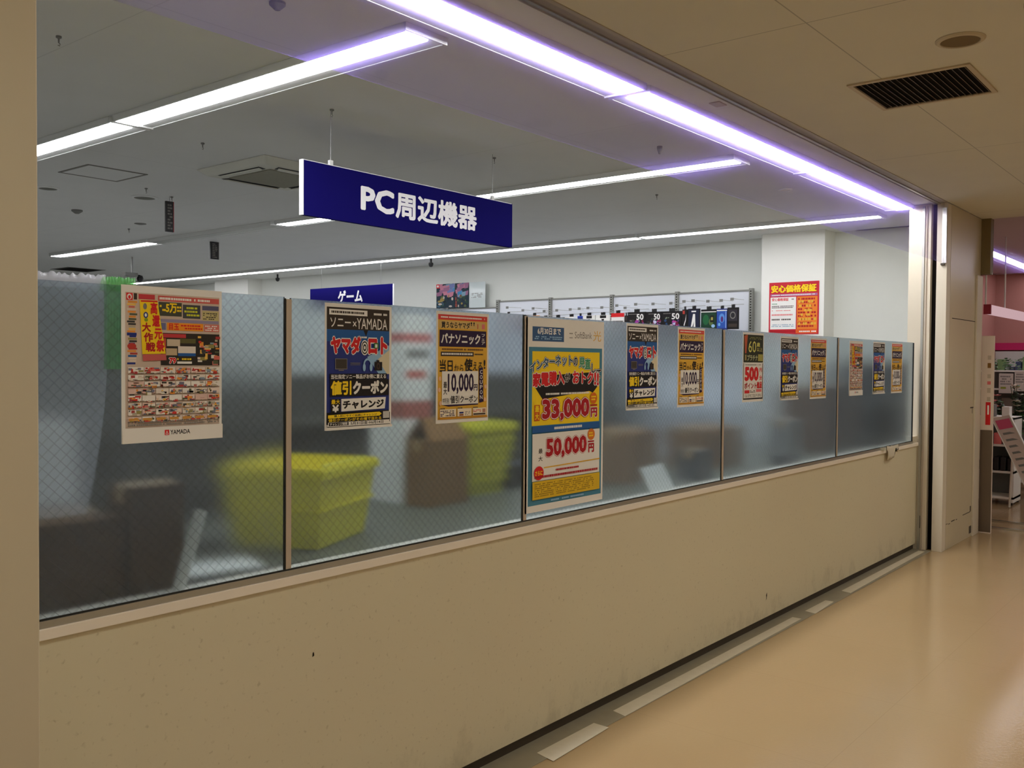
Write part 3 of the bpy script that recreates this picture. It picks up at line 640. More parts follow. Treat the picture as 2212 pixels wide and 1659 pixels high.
def pana():
    s = Sheet(PW, PH, M_paper)
    s.rect(.03, .028, .97, .965, C_gold).rect(.03, .028, .97, .075, ink(216, 66, 60)).small(.08, .04, .93, .064, C_wht, 1, 4, .92, .03)
    s.rect(.05, .082, .93, .15, ink(214, 180, 110)).text('買うならヤマダ', .09, .09, .63, .15, C_blk, .03).text('!!', .64, .085, .72, .12, C_blk, .02).rect(.77, .10, .79, .145, ink(206, 110, 80)).rect(.86, .10, .92, .145, C_pnk)
    s.rect(.055, .165, .95, .315, C_purp).text('パナソニック', .085, .195, .83, .29, C_wht, .035).vtext('フェア', .85, .185, .925, .295, C_wht, .01)
    s.small(.10, .325, .90, .352, ink(120, 80, 40), 1, 5, .95, .035)
    s.rect(.08, .36, .70, .40, C_char).small(.10, .366, .68, .394, C_wht, 1, 6, .9, .05).small(.72, .37, .93, .392, C_char, 1, 7, .9, .04)
    s.text('当日', .06, .43, .30, .545, C_blk, .02).text('から', .33, .475, .50, .545, C_blk, .01).text('使', .53, .425, .67, .54, C_blk, .03).text('える', .69, .45, .87, .53, C_blk, .01).text('!', .90, .43, .935, .515, C_blk, .02)
    s.rect(.10, .535, .79, .835, M_paper).poly([(.10, .835), (.79, .835), (.79, .845), (.22, .852)], C_purp)
    s.text('最', .13, .63, .19, .685, C_blk, .02).text('大', .13, .69, .19, .745, C_blk, .02)
    s.text('10,000', .205, .555, .70, .745, C_purp, .03).text('円', .70, .655, .775, .715, C_purp, .03)
    s.text('特別', .115, .775, .235, .825, C_blk, .0).text('値引クーポン', .255, .755, .775, .825, C_blk, .02)
    s.poly([(.80, .505), (.88, .50), (.895, .82), (.81, .83)], C_purp)
    for i, c in enumerate('COUPON'): s._t(c, .82, .525 + .047 * i, .872, .561 + .047 * i, C_wht, .01, .01, 0, 0)
    for k, (u, v) in enumerate(((.06, .60), (.05, .70), (.93, .68), (.92, .80), (.07, .82))): s.ell(u, v, .022, .02, ink(236, 190, 150))
    for u0, u1 in ((.06, .36), (.385, .655), (.68, .945)): s.rect(u0, .875, u1, .945, ink(240, 226, 200))
    s.small(.07, .862, .15, .878, C_char, 1, 8, 1, .04).small(.39, .862, .50, .878, C_char, 1, 9, 1, .04).small(.69, .862, .78, .878, C_char, 1, 10, 1, .04)
    s.small(.07, .885, .34, .94, C_purp, 4, 11, .7, .05).rect(.42, .905, .50, .92, C_navy).rect(.42, .925, .50, .94, ink(150, 90, 50)).small(.53, .90, .63, .94, C_gry, 3, 12, .8, .03).small(.69, .89, .85, .915, C_red, 2, 13, .8, .04).rect(.69, .925, .93, .94, C_char).rect(.87, .885, .93, .92, ink(180, 130, 110))
    s.rect(.03, .95, .97, .965, ink(200, 140, 30))
    return s
def sixty():
    s = Sheet(PW, PH, M_paper); G = ink(38, 44, 24)
    s.rect(.03, .03, .97, .43, G).poly([(.06, .05), (.22, .03), (.16, .30), (.10, .30)], ink(190, 90, 50)).small(.30, .06, .90, .10, ink(140, 140, 80), 2, 2, .8, .05)
    s.text('60', .26, .12, .62, .285, ink(226, 222, 120), .0).text('歳', .66, .14, .80, .20, ink(226, 222, 120), .02).text('以上', .66, .21, .93, .27, ink(200, 190, 100), .02)
    s.rect(.72, .31, .95, .41, ink(170, 164, 84)).text('プラチナ', .20, .32, .70, .405, ink(200, 206, 160), .02).rect(.10, .32, .16, .40, ink(170, 150, 90))
    s.rect(.03, .44, .05, .965, C_blk).rect(.94, .44, .97, .965, C_blk).rect(.03, .945, .97, .965, C_blk)
    s.small(.12, .455, .86, .475, C_gry, 1, 3, .9, .05)
    s.text('500', .09, .49, .76, .70, C_red, .06).text('円', .80, .51, .91, .57, C_red, .03).text('分', .80, .62, .91, .69, C_red, .03)
    s.text('ポイント', .08, .72, .66, .81, C_dred, .03).text('進呈', .67, .71, .92, .81, C_red, .04)
    s.rect(.09, .83, .32, .875, C_red).small(.36, .83, .60, .87, C_char, 2, 5, .8, .06).rect(.64, .82, .90, .86, C_pnk).small(.10, .89, .88, .935, C_gry, 3, 6, .7, .04)
    return s
def softbank():
    W_, H_ = .582, .822
    s = Sheet(W_, H_, M_paper)
    s.rect(.075, .045, .46, .12, ink(56, 92, 138)).text('6月30日まで', .135, .05, .42, .085, C_wht, .03).small(.10, .092, .44, .112, C_lblue, 2, 1, .7, .03)
    s.small(.53, .068, .58, .078, C_gry, 1, 2, 1, .02).small(.53, .092, .58, .10, C_gry, 1, 3, 1, .02).text('SoftBank', .60, .062, .83, .098, C_gry, .0).text('光', .855, .055, .955, .11, C_gold, .0)
    s.rect(.035, .15, .975, .965, C_teal).rect(.075, .172, .94, .555, C_yel)
    s.poly([(.11, .30), (.90, .28), (.945, .345), (.85, .395), (.80, .385), (.20, .42), (.09, .345)], C_blk)
    def arc(style):
        r = []
        for i, c in enumerate('インターネットの見直して'):
            a = i / 11.0; v = .232 - .042 * math.sin(PI * min(1, a * .95 + .05)) + (.03 if a > .85 else 0) * (a - .85) / .15
            u0 = .045 + .077 * i; wd = .072 if i != 7 else .055; st = style(i)
            r.append((c, u0, v, u0 + wd, v + .055, st[0], st[1], .03, 0, 0))
        s.row(r)
    arc(lambda i: (C_blk, .13)); arc(lambda i: (C_wht, .085)); arc(lambda i: (C_grn if i in (8, 9) else (ink(40, 84, 110) if i < 7 else C_blk), .03))
    def line2(style):
        r = []
        for i, c in enumerate('家電購入がおトク!!'):
            u0 = .08 + .098 * i if i < 8 else .862 + .038 * (i - 8); wd = (.09 if i != 4 else .065) if i < 8 else .03
            v = .285 - .012 * math.sin(PI * i / 9) + (.012 if i == 4 else 0); hh = .072 if i != 4 else .05; st = style(i)
            r.append((c, u0, v, u0 + wd, v + hh, st[0], st[1], .05, 0, 0))
        s.row(r)
    line2(lambda i: (C_wht, .10)); line2(lambda i: (C_red if i != 4 else C_char, .05))
    s.small(.22, .385, .80, .403, C_wht, 1, 8, .95, .03)
    s.rect(.10, .448, .165, .53, ink(204, 96, 24)).text('最', .11, .453, .155, .485, C_yel, .03).text('大', .11, .492, .155, .525, C_yel, .03)
    s._t('33,000', .19, .42, .80, .538, C_dred, .105, .05, 0, 0); s._t('33,000', .19, .42, .80, .538, C_wht, .08, .05, 0, 0); s._t('33,000', .19, .42, .80, .538, C_dred, .05, .05, 0, 0)
    s.ell(.855, .425, .048, .032, ink(220, 110, 24)).small(.825, .41, .885, .44, C_yel, 2, 9, .9, .03).rect(.81, .46, .905, .468, C_dred).text('円', .815, .475, .905, .53, C_dred, .06, C_wht, .06)
    s.rect(.075, .558, .94, .592, C_blue).small(.34, .563, .70, .586, C_wht, 1, 10, .97, .025)
    s.rect(.075, .597, .94, .84, M_paper)
    s.text('最', .15, .675, .195, .70, C_char, .02).text('大', .15, .715, .195, .74, C_char, .02)
    s._t('50,000', .235, .625, .76, .735, C_dred, .10, .05, 0, 0); s._t('50,000', .235, .625, .76, .735, C_wht, .08, .05, 0, 0); s._t('50,000', .235, .625, .76, .735, C_dred, .05, .05, 0, 0)
    s.ell(.82, .625, .05, .032, ink(220, 120, 40)).small(.79, .61, .85, .64, C_yel, 2, 12, .9, .03).rect(.775, .66, .86, .668, C_dred).text('円', .78, .672, .86, .725, C_dred, .06, C_wht, .05)
    s.poly([(.21, .772), (.94, .762), (.94, .768), (.21, .778)], C_gold)
    s.ell(.15, .80, .058, .036, C_red).text('さらに', .105, .787, .195, .812, C_yel, .03)
    s.small(.36, .785, .66, .803, C_dred, 1, 13, .95, .025).small(.10, .81, .92, .832, C_dred, 1, 14, .97, .022)
    s.rect(.075, .842, .94, .935, ink(222, 184, 40)).small(.10, .852, .86, .925, ink(150, 118, 30), 7, 15, .75, .02)
    s.small(.30, .943, .72, .958, C_lblue, 1, 16, .85, .025)
    return s
def post(sheet, name, x, z, label, cat, group=None, loc=None, rot=0, mesh=None):
    if mesh is None: o = sheet.build(name)
    else: o = mesh.copy(); COL.objects.link(o)
    o.location = loc or (x, -0.0035, z); o.rotation_euler = (0, 0, rot)
    tag(o, label, cat, group); return o
GP = 'sale posters taped along the frosted glass'
fly = post(flyer(), 'advertising_flyer', 1.277, 1.398, 'crowded red and yellow flyer with leaning yellow banner, leftmost poster on the glass', 'poster', GP); fly.scale = (1.04, 1, 1.025)
so = post(sony(), 'sale_poster', 1.972, 1.397, 'black and blue coupon poster with red katakana, second poster from the left pillar', 'poster', GP)
pa = post(pana(), 'sale_poster', 2.496, 1.395, 'yellow 10,000 coupon poster just left of the big tall poster', 'poster', GP)
sb = post(softbank(), 'sale_poster', 3.031, .992, 'big tall yellow and red poster with prices 33,000 and 50,000', 'poster', GP)
post(None, '', 3.808, 1.397, 'black and blue coupon poster first to the right of the big tall poster', 'poster', GP, mesh=so)
post(None, '', 4.307, 1.395, 'yellow 10,000 coupon poster second to the right of the big tall poster', 'poster', GP, mesh=pa)
sx = post(sixty(), 'sale_poster', 5.079, 1.399, 'narrow poster with dark green top reading 60 and big red 500 below', 'poster', GP); sx.scale = (.97, 1, .98)
post(None, '', 5.619, 1.395, 'black and blue coupon poster just right of the red 500 poster', 'poster', GP, mesh=so).scale = (.96, 1, .965)
post(None, '', 6.110, 1.391, 'yellow 10,000 coupon poster in the fourth bay, beside a joint of the glass', 'poster', GP, mesh=pa).scale = (.98, 1, .98)
post(None, '', 6.856, 1.394, 'crowded reddish flyer, first poster in the farthest bay of glass', 'poster', GP, mesh=fly).scale = (.96, 1, .965)
post(None, '', 7.380, 1.395, 'black and blue coupon poster in the farthest bay of glass, middle of three', 'poster', GP, mesh=so).scale = (.96, 1, .97)
post(None, '', 7.835, 1.392, 'yellow 10,000 coupon poster farthest right, nearest the jamb', 'poster', GP, mesh=pa).scale = (.96, 1, .985)

# poster on the white column
s = Sheet(.552, .56, ink(200, 40, 56))
s.text('安心価格保証', .04, .05, .95, .20, C_yel, .05, C_dred, .05).rect(.03, .225, .97, .27, ink(180, 110, 150)).small(.06, .232, .92, .262, C_wht, 1, 1, .9, .03)
s.rect(.03, .285, .55, .90, C_wht).rect(.57, .285, .97, .90, ink(232, 130, 40))
s.text('安心価格保証', .06, .30, .40, .36, C_red, .03).small(.42, .31, .52, .35, C_gry, 1, 2, .9, .04).small(.06, .40, .17, .425, C_grn, 1, 3, 1, .03).small(.06, .445, .50, .50, C_char, 2, 4, .9, .035).small(.06, .53, .44, .555, C_pnk, 1, 5, .9, .035).small(.06, .60, .50, .65, C_pnk, 1, 6, .9, .035).small(.06, .69, .46, .74, C_char, 1, 7, .9, .04).small(.06, .80, .52, .86, ink(140, 170, 190), 2, 8, .8, .03)
s.small(.59, .30, .95, .88, C_dred, 9, 9, .75, .06).small(.60, .34, .95, .84, C_gold, 6, 10, .5, .08)
s.rect(.03, .92, .55, .965, C_dred).rect(.55, .90, .97, .98, ink(226, 96, 40)).small(.62, .925, .95, .97, C_wht, 1, 12, .9, .05)
post(s, 'wall_poster', 0, 0, 'red framed poster with yellow heading on the white column', 'poster', loc=(9.606, 1.838, 1.94), rot=-PI / 2)

# glossy game posters above the wall shelves
def art(w_, h_, seed, kind):
    s = Sheet(w_, h_, ink(26, 46, 58)); rnd = random.Random(seed)
    sky = [ink(60, 130, 176), ink(110, 120, 170), ink(150, 100, 130), ink(190, 120, 140), ink(120, 150, 170)]
    land = [ink(30, 60, 50), ink(90, 100, 60), ink(150, 130, 70), ink(130, 60, 50), ink(20, 30, 44), ink(60, 90, 110), ink(190, 180, 170)]
    for k in range(16):
        u = rnd.uniform(-.05, .8); v = rnd.uniform(0, .45); s.poly([(max(0, u), v), (min(1, u + .35), max(0, v - .06)), (min(1, u + .3), v + .12), (max(0, u + .05), v + .15)], rnd.choice(sky))
    for k in range(22):
        u = rnd.uniform(.05, .9); v = rnd.uniform(.5, .93); s.ell(u, v, min(rnd.uniform(.03, .12), u, 1 - u), min(rnd.uniform(.03, .08), 1 - v), rnd.choice(land))
    if kind: s.rect(0.0, 0.0, .16, .17, C_red).ell(.08, .085, .05, .05, C_wht)
    return s
M_gloss = mat('clear_poster_gloss', rgb(205, 214, 214), 0.08, 0, 0.6)
for (y, w_, seed, n) in ((7.02, .36, 3, 'left part with the red corner mark'), (6.655, .27, 4, 'narrow middle part')):
    a_ = art(w_, .35, seed, seed == 3); o = a_.build('game_poster', loc=(9.80, y, 2.385), rotz=-PI / 2); tag(o, 'shiny dark landscape poster above the wall shelves, ' + n, 'poster', 'glossy posters above the wall shelves')
s = Sheet(.30, .36, M_gloss); s.small(.15, .42, .85, .62, C_gry, 4, 3, .7, .08)
o = s.build('game_poster', loc=(9.80, 6.38, 2.375), rotz=-PI / 2); tag(o, 'shiny pale grey sheet at the right of the dark wall posters', 'poster', 'glossy posters above the wall shelves')

# ================================================================== WALL SHELVES WITH HANGING PACKS
wg = empty('wall_gondola', (9.9, 4.0, 0)); tag(wg, 'long white pegboard shelving along the right wall of the shop', 'shelf')
M_post = mat('grey_shelf_post', rgb(140, 140, 134), 0.45, 0.2); M_board = mat('white_pegboard', rgb(226, 230, 238), 0.5)
bays = [2.14, 3.08, 4.0, 4.957, 5.86, 6.8, 7.75, 8.7]
for i in range(len(bays) - 1):
    top = 2.44 if i < 4 else 2.36
    MB().box(-.075, -.055, bays[i] - 4.0 + .02, bays[i + 1] - 4.0 - .02, .25, top, M_board).build('back_panel', wg)
    MB().box(-.085, -.05, bays[i] - 4.0, bays[i + 1] - 4.0, top, top + .018, M_post).build('top_rail', wg)
for i, y in enumerate(bays):
    top = 2.47 if i < 5 else 2.39
    q = MB().box(-.105, -.055, y - 4.0 - .022, y - 4.0 + .022, 0, top, M_post)
    for k in range(22): q.box(-.1055, -.105, y - 4.0 - .008, y - 4.0 + .008, top - .04 - k * .03, top - .028 - k * .03, M_dark)
    q.build('upright', wg)
MB().box(-.50, -.055, -1.86, 4.7, .02, .22, M_board).build('base_shelf', wg)
MB().box(-.42, -.055, -1.86, 4.7, 1.1, 1.13, M_board).build('shelf_board', wg)
def pack(name, y0, y1, ztop, h, label, draw, base, x=9.55, hang=True, tab=True):
    w_ = abs(y0 - y1); s = Sheet(w_, h, base, .022)
    draw(s)
    if tab:
        s.box(w_ * .36, w_ * .64, .004, .018, h, h + .035, M_black if base is not C_wht else C_blk)
    o = s.build(name, loc=(x, max(y0, y1), ztop - h), rotz=-PI / 2); tag(o, label, 'packaged goods', 'packs hanging on the wall pegboard')
    if hang:
        yc = (y0 + y1) / 2 - 4.0
        hkk = MB().tube([(-.075, yc, ztop + .05), (x - 9.92, yc, ztop + .028)], .004, M_steel, 6).tube([(-.075, yc, ztop + .10), (x - 9.92, yc, ztop + .095)], .003, M_steel, 6); hko = hkk.build('hook', wg); MB().box(x - 9.925, x - 9.92, yc - .02, yc + .02, ztop + .075, ztop + .105, M_grey).build('price_tag', hko)
    return o
def fifty(seed):
    def d(s):
        rnd = random.Random(seed)
        s.rect(0, .82, 1, 1, ink(40, 20, 24)).small(.06, .08, .5, .14, C_gry, 1, seed, .9, .1)
        for k in range(26): s.ell(rnd.uniform(.4, .88), rnd.uniform(.45, .9), rnd.uniform(.03, .11), rnd.uniform(.03, .09), rnd.choice([ink(200, 70, 150), ink(150, 60, 160), ink(220, 170, 190), ink(90, 60, 130), ink(200, 200, 230), ink(120, 30, 60)]))
        for k in range(8): s.ell(rnd.uniform(.1, .4), rnd.uniform(.3, .9), rnd.uniform(.03, .08), rnd.uniform(.02, .06), rnd.choice([ink(60, 70, 60), ink(120, 130, 110), ink(60, 30, 30), ink(40, 70, 110)]))
        s.text('50', .50, .10, .90, .40, C_wht, .03)
    return d
def d_cable(s): s.rect(.08, .1, .92, .62, ink(50, 46, 54)).ell(.5, .36, .26, .17, C_gry).ell(.5, .36, .19, .12, ink(40, 38, 44)).rect(.1, .75, .9, .9, C_char)
def d_blue(s):
    s.rect(.03, .08, .97, .92, ink(44, 84, 170)).ell(.5, .45, .28, .22, ink(90, 140, 210)).ell(.52, .5, .12, .14, ink(90, 40, 110)).rect(0, .06, 1, .11, C_wht).ell(.25, .75, .12, .08, ink(110, 170, 220)).rect(.86, .14, .93, .92, ink(150, 180, 220))
def d_green(s): s.rect(.02, .1, .98, .94, ink(22, 60, 40)).ell(.32, .5, .2, .25, ink(30, 96, 56)).ell(.66, .6, .14, .18, ink(90, 110, 60)).rect(.60, .3, .84, .62, C_blk).rect(.66, .38, .78, .52, ink(170, 160, 80)).rect(0, .1, 1, .14, C_wht).ell(.8, .8, .12, .08, C_lblue)
def d_mouse(s): s.rect(.04, .05, .96, .95, ink(30, 34, 60)).poly([(.44, .25), (.62, .25), (.66, .92), (.48, .92), (.54, .6), (.36, .92), (.24, .92)], C_wht).rect(.3, .10, .7, .16, C_wht).rect(.1, .95, .9, .985, C_wht)
def d_swirl(s): s.rect(.1, .06, .5, .22, ink(180, 60, 50)).poly([(.3, .75), (.62, .5), (.8, .22), (.72, .55), (.42, .8)], C_wht).rect(.1, .86, .9, .97, C_lblue)
def d_text(s): s.rect(0, 0, 1, .2, C_red).small(.1, .36, .92, .48, C_char, 1, 3, .95, .12).small(.1, .56, .92, .68, C_char, 1, 4, .95, .12)
def d_cam(s): s.rect(.3, .02, .75, .16, C_blk).poly([(.05, .5), (.5, .22), (.9, .5), (.9, .92), (.05, .92)], ink(200, 204, 200)).poly([(.4, .2), (.62, .2), (.5, .45)], C_blk).ell(.7, .8, .14, .1, C_blk).rect(.1, .62, .4, .68, C_gry)
def d_white(s): s.rect(.04, .05, .96, .4, ink(214, 222, 238)).rect(.3, .0, .7, .12, C_wht).ell(.5, .6, .14, .1, C_blk).rect(.1, .8, .9, .9, C_lblue)
def d_plain(c):
    def d(s): s.rect(.06, .06, .94, .3, c).ell(.5, .6, .3, .2, C_gry).rect(.1, .85, .9, .93, c)
    return d
pk = [
    ('cable_pack', 2.30, 2.17, 2.245, .24, 'black cable pack at the right end of the pegboard', d_cable, C_blk),
    ('blue_pack', 2.43, 2.305, 2.235, .235, 'blue packet beside the black cable pack', d_blue, C_navy),
    ('green_pack', 2.625, 2.435, 2.232, .235, 'dark green packet left of the blue one', d_green, C_blk),
    ('mouse_pack', 2.79, 2.645, 2.245, .24, 'navy pack with a white figure, left of the green packet', d_mouse, C_blk),
    ('mouse_pack', 2.865, 2.80, 2.24, .24, 'narrow black pack with a white swoosh', d_swirl, C_blk),
    ('headset_pack', 3.13, 2.875, 2.225, .24, 'black and magenta pack marked 50, rightmost of the three', fifty(1), C_blk),
    ('headset_pack', 3.345, 3.135, 2.225, .24, 'black and magenta pack marked 50, middle of the three', fifty(2), C_blk),
    ('headset_pack', 3.60, 3.355, 2.228, .24, 'black and magenta pack marked 50, leftmost of the three', fifty(3), C_blk),
    ('dark_pack', 3.645, 3.605, 2.19, .2, 'thin black pack beside the white one with red top', d_plain(C_char), C_blk),
    ('white_pack', 3.835, 3.65, 2.222, .24, 'white pack with a red top strip and two text lines', d_text, C_wht),
    ('white_pack', 4.06, 3.86, 2.205, .24, 'white and black pack, right one of a pair', d_cam, C_wht),
    ('white_pack', 4.255, 4.075, 2.205, .24, 'white and black pack, left one of a pair', d_cam, C_wht),
    ('blue_pack', 4.335, 4.26, 2.20, .22, 'narrow royal blue pack behind the tall poster', d_plain(C_navy), ink(40, 70, 190)),
    ('white_pack', 4.53, 4.34, 2.195, .22, 'pale blue white pack above the tall poster', d_white, C_wht),
    ('black_pack', 4.74, 4.55, 2.19, .2, 'black packet right of the shelf post above the tall poster', d_plain(C_char), C_blk),
    ('black_pack', 4.93, 4.76, 2.185, .2, 'black packet with a white dot at the shelf post', d_plain(C_gry), C_blk),
    ('orange_pack', 5.10, 4.95, 2.225, .2, 'orange topped packet left of the shelf post', d_plain(C_ora), ink(236, 160, 80)),
    ('navy_pack', 5.27, 5.12, 2.205, .2, 'navy packet left of the orange one', d_plain(C_navy), C_navy),
    ('pink_pack', 5.52, 5.40, 2.25, .24, 'pale pink narrow packet near the left post', d_plain(C_pnk), C_wht)]
for a in pk: pack(*a)

# ================================================================== BEHIND THE FROSTED GLASS
M_dim = mat('added_shelf_dark', rgb(84, 82, 70), 0.6, noise=.1, nscale=2); M_dim2 = mat('added_shelf_back', rgb(62, 62, 56), 0.7, noise=.15, nscale=3)
for i, (x, n) in enumerate(((1.0, 'first from the left'), (2.86, 'second from the left'), (4.72, 'third from the left'), (6.58, 'last on the right'))):  # unseen shelf row, added so the lower panes come out darker
    u = empty('added_shelf_unit', (x + .9, 2.75, 0)); tag(u, 'low dark shelf unit added to darken the frosted panes, ' + n, 'shelf', 'added shelf units that darken the panes')
    MB().box(-.88, .88, -.02, .02, .12, 1.53, M_dim2).build('back_panel', u)
    MB().box(-.9, .9, -.30, .30, 0, .12, M_dim).build('base', u)
    for z in (.5, .85, 1.2): MB().box(-.88, .88, -.27, .27, z, z + .03, M_dim).build('shelf', u)
    for sx_ in (-1, 1): MB().box(sx_ * .9 - .02, sx_ * .9 + .02, -.03, .03, .12, 1.55, M_grey).build('upright', u)
u = empty('added_shelf_unit', (9.68, .70, 0), PI / 2); tag(u, 'dark low shelf unit added by the side wall to darken the farthest pane', 'shelf', 'added shelf units that darken the panes')  # one more added unit, keeps the bright side wall out of the last pane
MB().box(-.42, .42, -.20, -.17, .12, 1.66, M_dim2).build('back_panel', u)
MB().box(-.44, .44, -.21, .19, 0, .12, M_dim).build('base', u)
for z in (.5, .85, 1.2, 1.6): MB().box(-.42, .42, -.17, .18, z, z + .03, M_dim).build('shelf', u)
for sx_ in (-1, 1): MB().box(sx_ * .43 - .015, sx_ * .43 + .015, -.21, .18, .12, 1.66, M_dim).build('side_panel', u)
dc = empty('display_counter', (4.6, .64, 0)); tag(dc, 'long low pale counter standing behind the frosted glass', 'counter')
MB().box(-3.5, 3.5, -.48, .56, .89, .92, mat('counter_laminate', rgb(84, 86, 72), 0.5, noise=.05, nscale=5)).build('top', dc, bevel=.004)
MB().box(-3.45, 3.45, -.43, .48, .08, .89, M_grey).build('body', dc)
MB().box(-3.4, 3.4, -.38, .44, 0, .08, M_dark_base).build('plinth', dc)
CT = .92
def carton(name, x, y, w_, d_, h, label, m, rot=0, flaps=False, draw=None, z=CT):
    r = empty(name, (x, y, z), rot); tag(r, label, 'box')
    b = MB().box(-w_ / 2, w_ / 2, -d_ / 2, d_ / 2, 0, h, m)
    if draw: draw(b)
    b.build('body', r, bevel=.003)
    MB().box(-w_ / 2 - .0006, w_ / 2 + .0006, -.025, .025, h - .05, h + .0012, mat('packing_tape', rgb(170, 140, 90), .3)).build('tape', r)
    if flaps:
        for sx_ in (-1, 1):
            MB().hexa([(-w_ / 2, sx_ * d_ / 2 - .003, h), (w_ / 2, sx_ * d_ / 2 - .003, h), (w_ / 2, sx_ * d_ / 2 + .003, h), (-w_ / 2, sx_ * d_ / 2 + .003, h),
                       (-w_ / 2 + .02, sx_ * (d_ / 2 - .07) - .003, h + .11), (w_ / 2 - .02, sx_ * (d_ / 2 - .07) - .003, h + .11), (w_ / 2 - .02, sx_ * (d_ / 2 - .07) + .003, h + .11), (-w_ / 2 + .02, sx_ * (d_ / 2 - .07) + .003, h + .11)], m).build('flap', r)
    return r
def d_tall(b):
    R_b = ink(196, 108, 104)
    b.box(-.1006, .1006, -.1206, .1206, .80, .845, R_b).box(-.1006, .1006, -.1206, .1206, .42, .51, ink(166, 92, 82)).box(-.06, .07, -.1212, -.12, .10, .30, C_gry)
    for i in range(4): b.box(-.05 + .03 * i, -.035 + .03 * i, -.1216, -.1211, .115, .285, C_char)
    b.box(-.08, .08, -.1206, -.12, .72, .765, C_gry).box(-.09, .08, -.1206, -.12, .02, .03, C_char).box(-.08, .06, -.1206, -.12, .62, .66, ink(190, 90, 80))
carton('appliance_box', 3.31, 1.03, .20, .24, .94, 'tall white appliance box with red bands behind the second pane', M_white, 0, draw=d_tall)
carton('cardboard_box', 3.34, .80, .29, .16, .32, 'brown carton beside the tall white box', M_card, .03, flaps=True)
carton('cardboard_box', 1.20, .36, .36, .36, .25, 'dark brown carton at the far left behind the first pane', M_card_d, 0)
carton('cardboard_box', 1.485, .24, .17, .14, .33, 'upright dark brown carton behind the first pane', M_card_d, -.05)
carton('white_box', 1.27, .70, .34, .22, .50, 'white box standing behind the brown cartons', M_white, .1)
def basket(x, y, rot, w_, d_, h, n, label, m):
    r = empty('shopping_basket', (x, y, CT), rot); tag(r, label, 'basket')
    tw, td = w_ / 2, d_ / 2; q = .82 if n < 4 else .66; bw, bd = tw * q, td * q; t = .004
    b = MB()
    def ringz(k): 
        f = k / 6.0; return (bw + (tw - bw) * f, bd + (td - bd) * f, h * f + .008)
    for k in range(6):
        a, c, z0 = ringz(k); a2, c2, z1 = ringz(k + 1)
        vs = []
        for (p_, q_, z) in ((a, c, z0), (a2, c2, z1)): vs += [(-p_, -q_, z), (p_, -q_, z), (p_, q_, z), (-p_, q_, z)]
        b.add(vs, [(0, 1, 5, 4), (1, 2, 6, 5), (2, 3, 7, 6), (3, 0, 4, 7)], m)
    b.add([(-bw, -bd, 0.008), (bw, -bd, 0.008), (bw, bd, 0.008), (-bw, bd, 0.008)], [(0, 1, 2, 3)], m)
    o = b.build('body', r); sd = o.modifiers.new('wall', 'SOLIDIFY'); sd.thickness = t
    rm = MB()
    for k in range(n):
        z = h - .035 - k * (h - .06) / max(n, 1) if k else h - .03
        f = z / h; a = bw + (tw - bw) * f + .004; c = bd + (td - bd) * f + .004; e = .010 if k else .028
        rm.box(-a - .008, a + .008, -c - .008, -c, z, z + e, m).box(-a - .008, a + .008, c, c + .008, z, z + e, m).box(-a - .008, -a, -c, c, z, z + e, m).box(a, a + .008, -c, c, z, z + e, m)
    rm.build('rim', r)
    for sy in (-1, 1):
        MB().tube([(-tw * .8, sy * (td + .01), h - .01), (-tw * .75, sy * (td - .03), h + .012), (tw * .75, sy * (td - .03), h + .012), (tw * .8, sy * (td + .01), h - .01)], .006, M_lime, 8).build('handle', r)
    return r
basket(2.33, .57, .42, .50, .42, .30, 2, 'yellow shopping basket behind the joint of the first two panes', M_yellow)
basket(3.76, .94, .05, .40, .30, .37, 6, 'tall pile of nested lime yellow baskets behind the second pane', M_lime)
tb = MB().tube([(1.50, .10, CT + .006), (1.60, .13, CT + .245)], .018, M_white, 12).build('cardboard_tube'); tag(tb, 'white paper tube leaning in front of the dark cartons', 'tube')
pf = MB().box(-.17, .17, -.08, .08, 0, .012, M_white).build('paper_stack', loc=(1.76, .34, CT), rotz=-.2, bevel=.002); tag(pf, 'bright white papers lying on the counter behind the first pane', 'papers')
dk = MB().box(-.28, .28, -.012, .012, 0, .02, M_black).build('black_bar', loc=(1.80, .17, CT), rotz=-.1); tag(dk, 'thin black bar lying along the glass behind the first pane', 'bar')
dk = MB().box(-.2, .2, -.06, .06, 0, .03, M_black).build('black_tray', loc=(1.82, .70, CT), rotz=-.1); tag(dk, 'flat black tray behind the yellow basket', 'tray')
bb = empty('black_case', (4.12, .98, CT), .1); tag(bb, 'small black case right of the lime baskets', 'case'); MB().box(-.12, .12, -.1, .1, 0, .13, M_black).build('body', bb, bevel=.01); MB().box(-.03, .03, -.02, .02, .13, .15, M_black).build('handle', bb)
wp = MB().hexa([(-.12, 0, 0), (.13, 0, 0), (.13, .004, 0), (-.12, .004, 0), (-.13, .07, .15), (.10, .07, .16), (.10, .074, .16), (-.13, .074, .15)], M_white).build('white_card', loc=(4.36, .10, CT)); tag(wp, 'tilted white card close to the glass right of the tall poster', 'card')
carton('cardboard_box', 4.75, .62, .42, .3, .30, 'olive brown carton dim behind the third pane', M_card, .2)
carton('black_box', 5.10, .32, .17, .16, .18, 'small dark box with a pale lid behind the third pane', M_black, 0)
carton('cardboard_box', 5.75, .60, .5, .3, .27, 'wide brown carton dim behind the fourth pane', M_card, -.1)
carton('grey_box', 6.52, .34, .27, .16, .30, 'upright grey box behind the fourth pane', M_grey, .1)
dk = MB().box(-.12, .12, -.05, .05, 0, .07, M_black).build('black_tray', loc=(6.25, .22, CT)); tag(dk, 'low black tray beside the upright grey box', 'tray')
carton('cardboard_box', 7.66, .52, .80, .40, .52, 'large dark carton at the right end behind the farthest pane', M_card_d, 0)

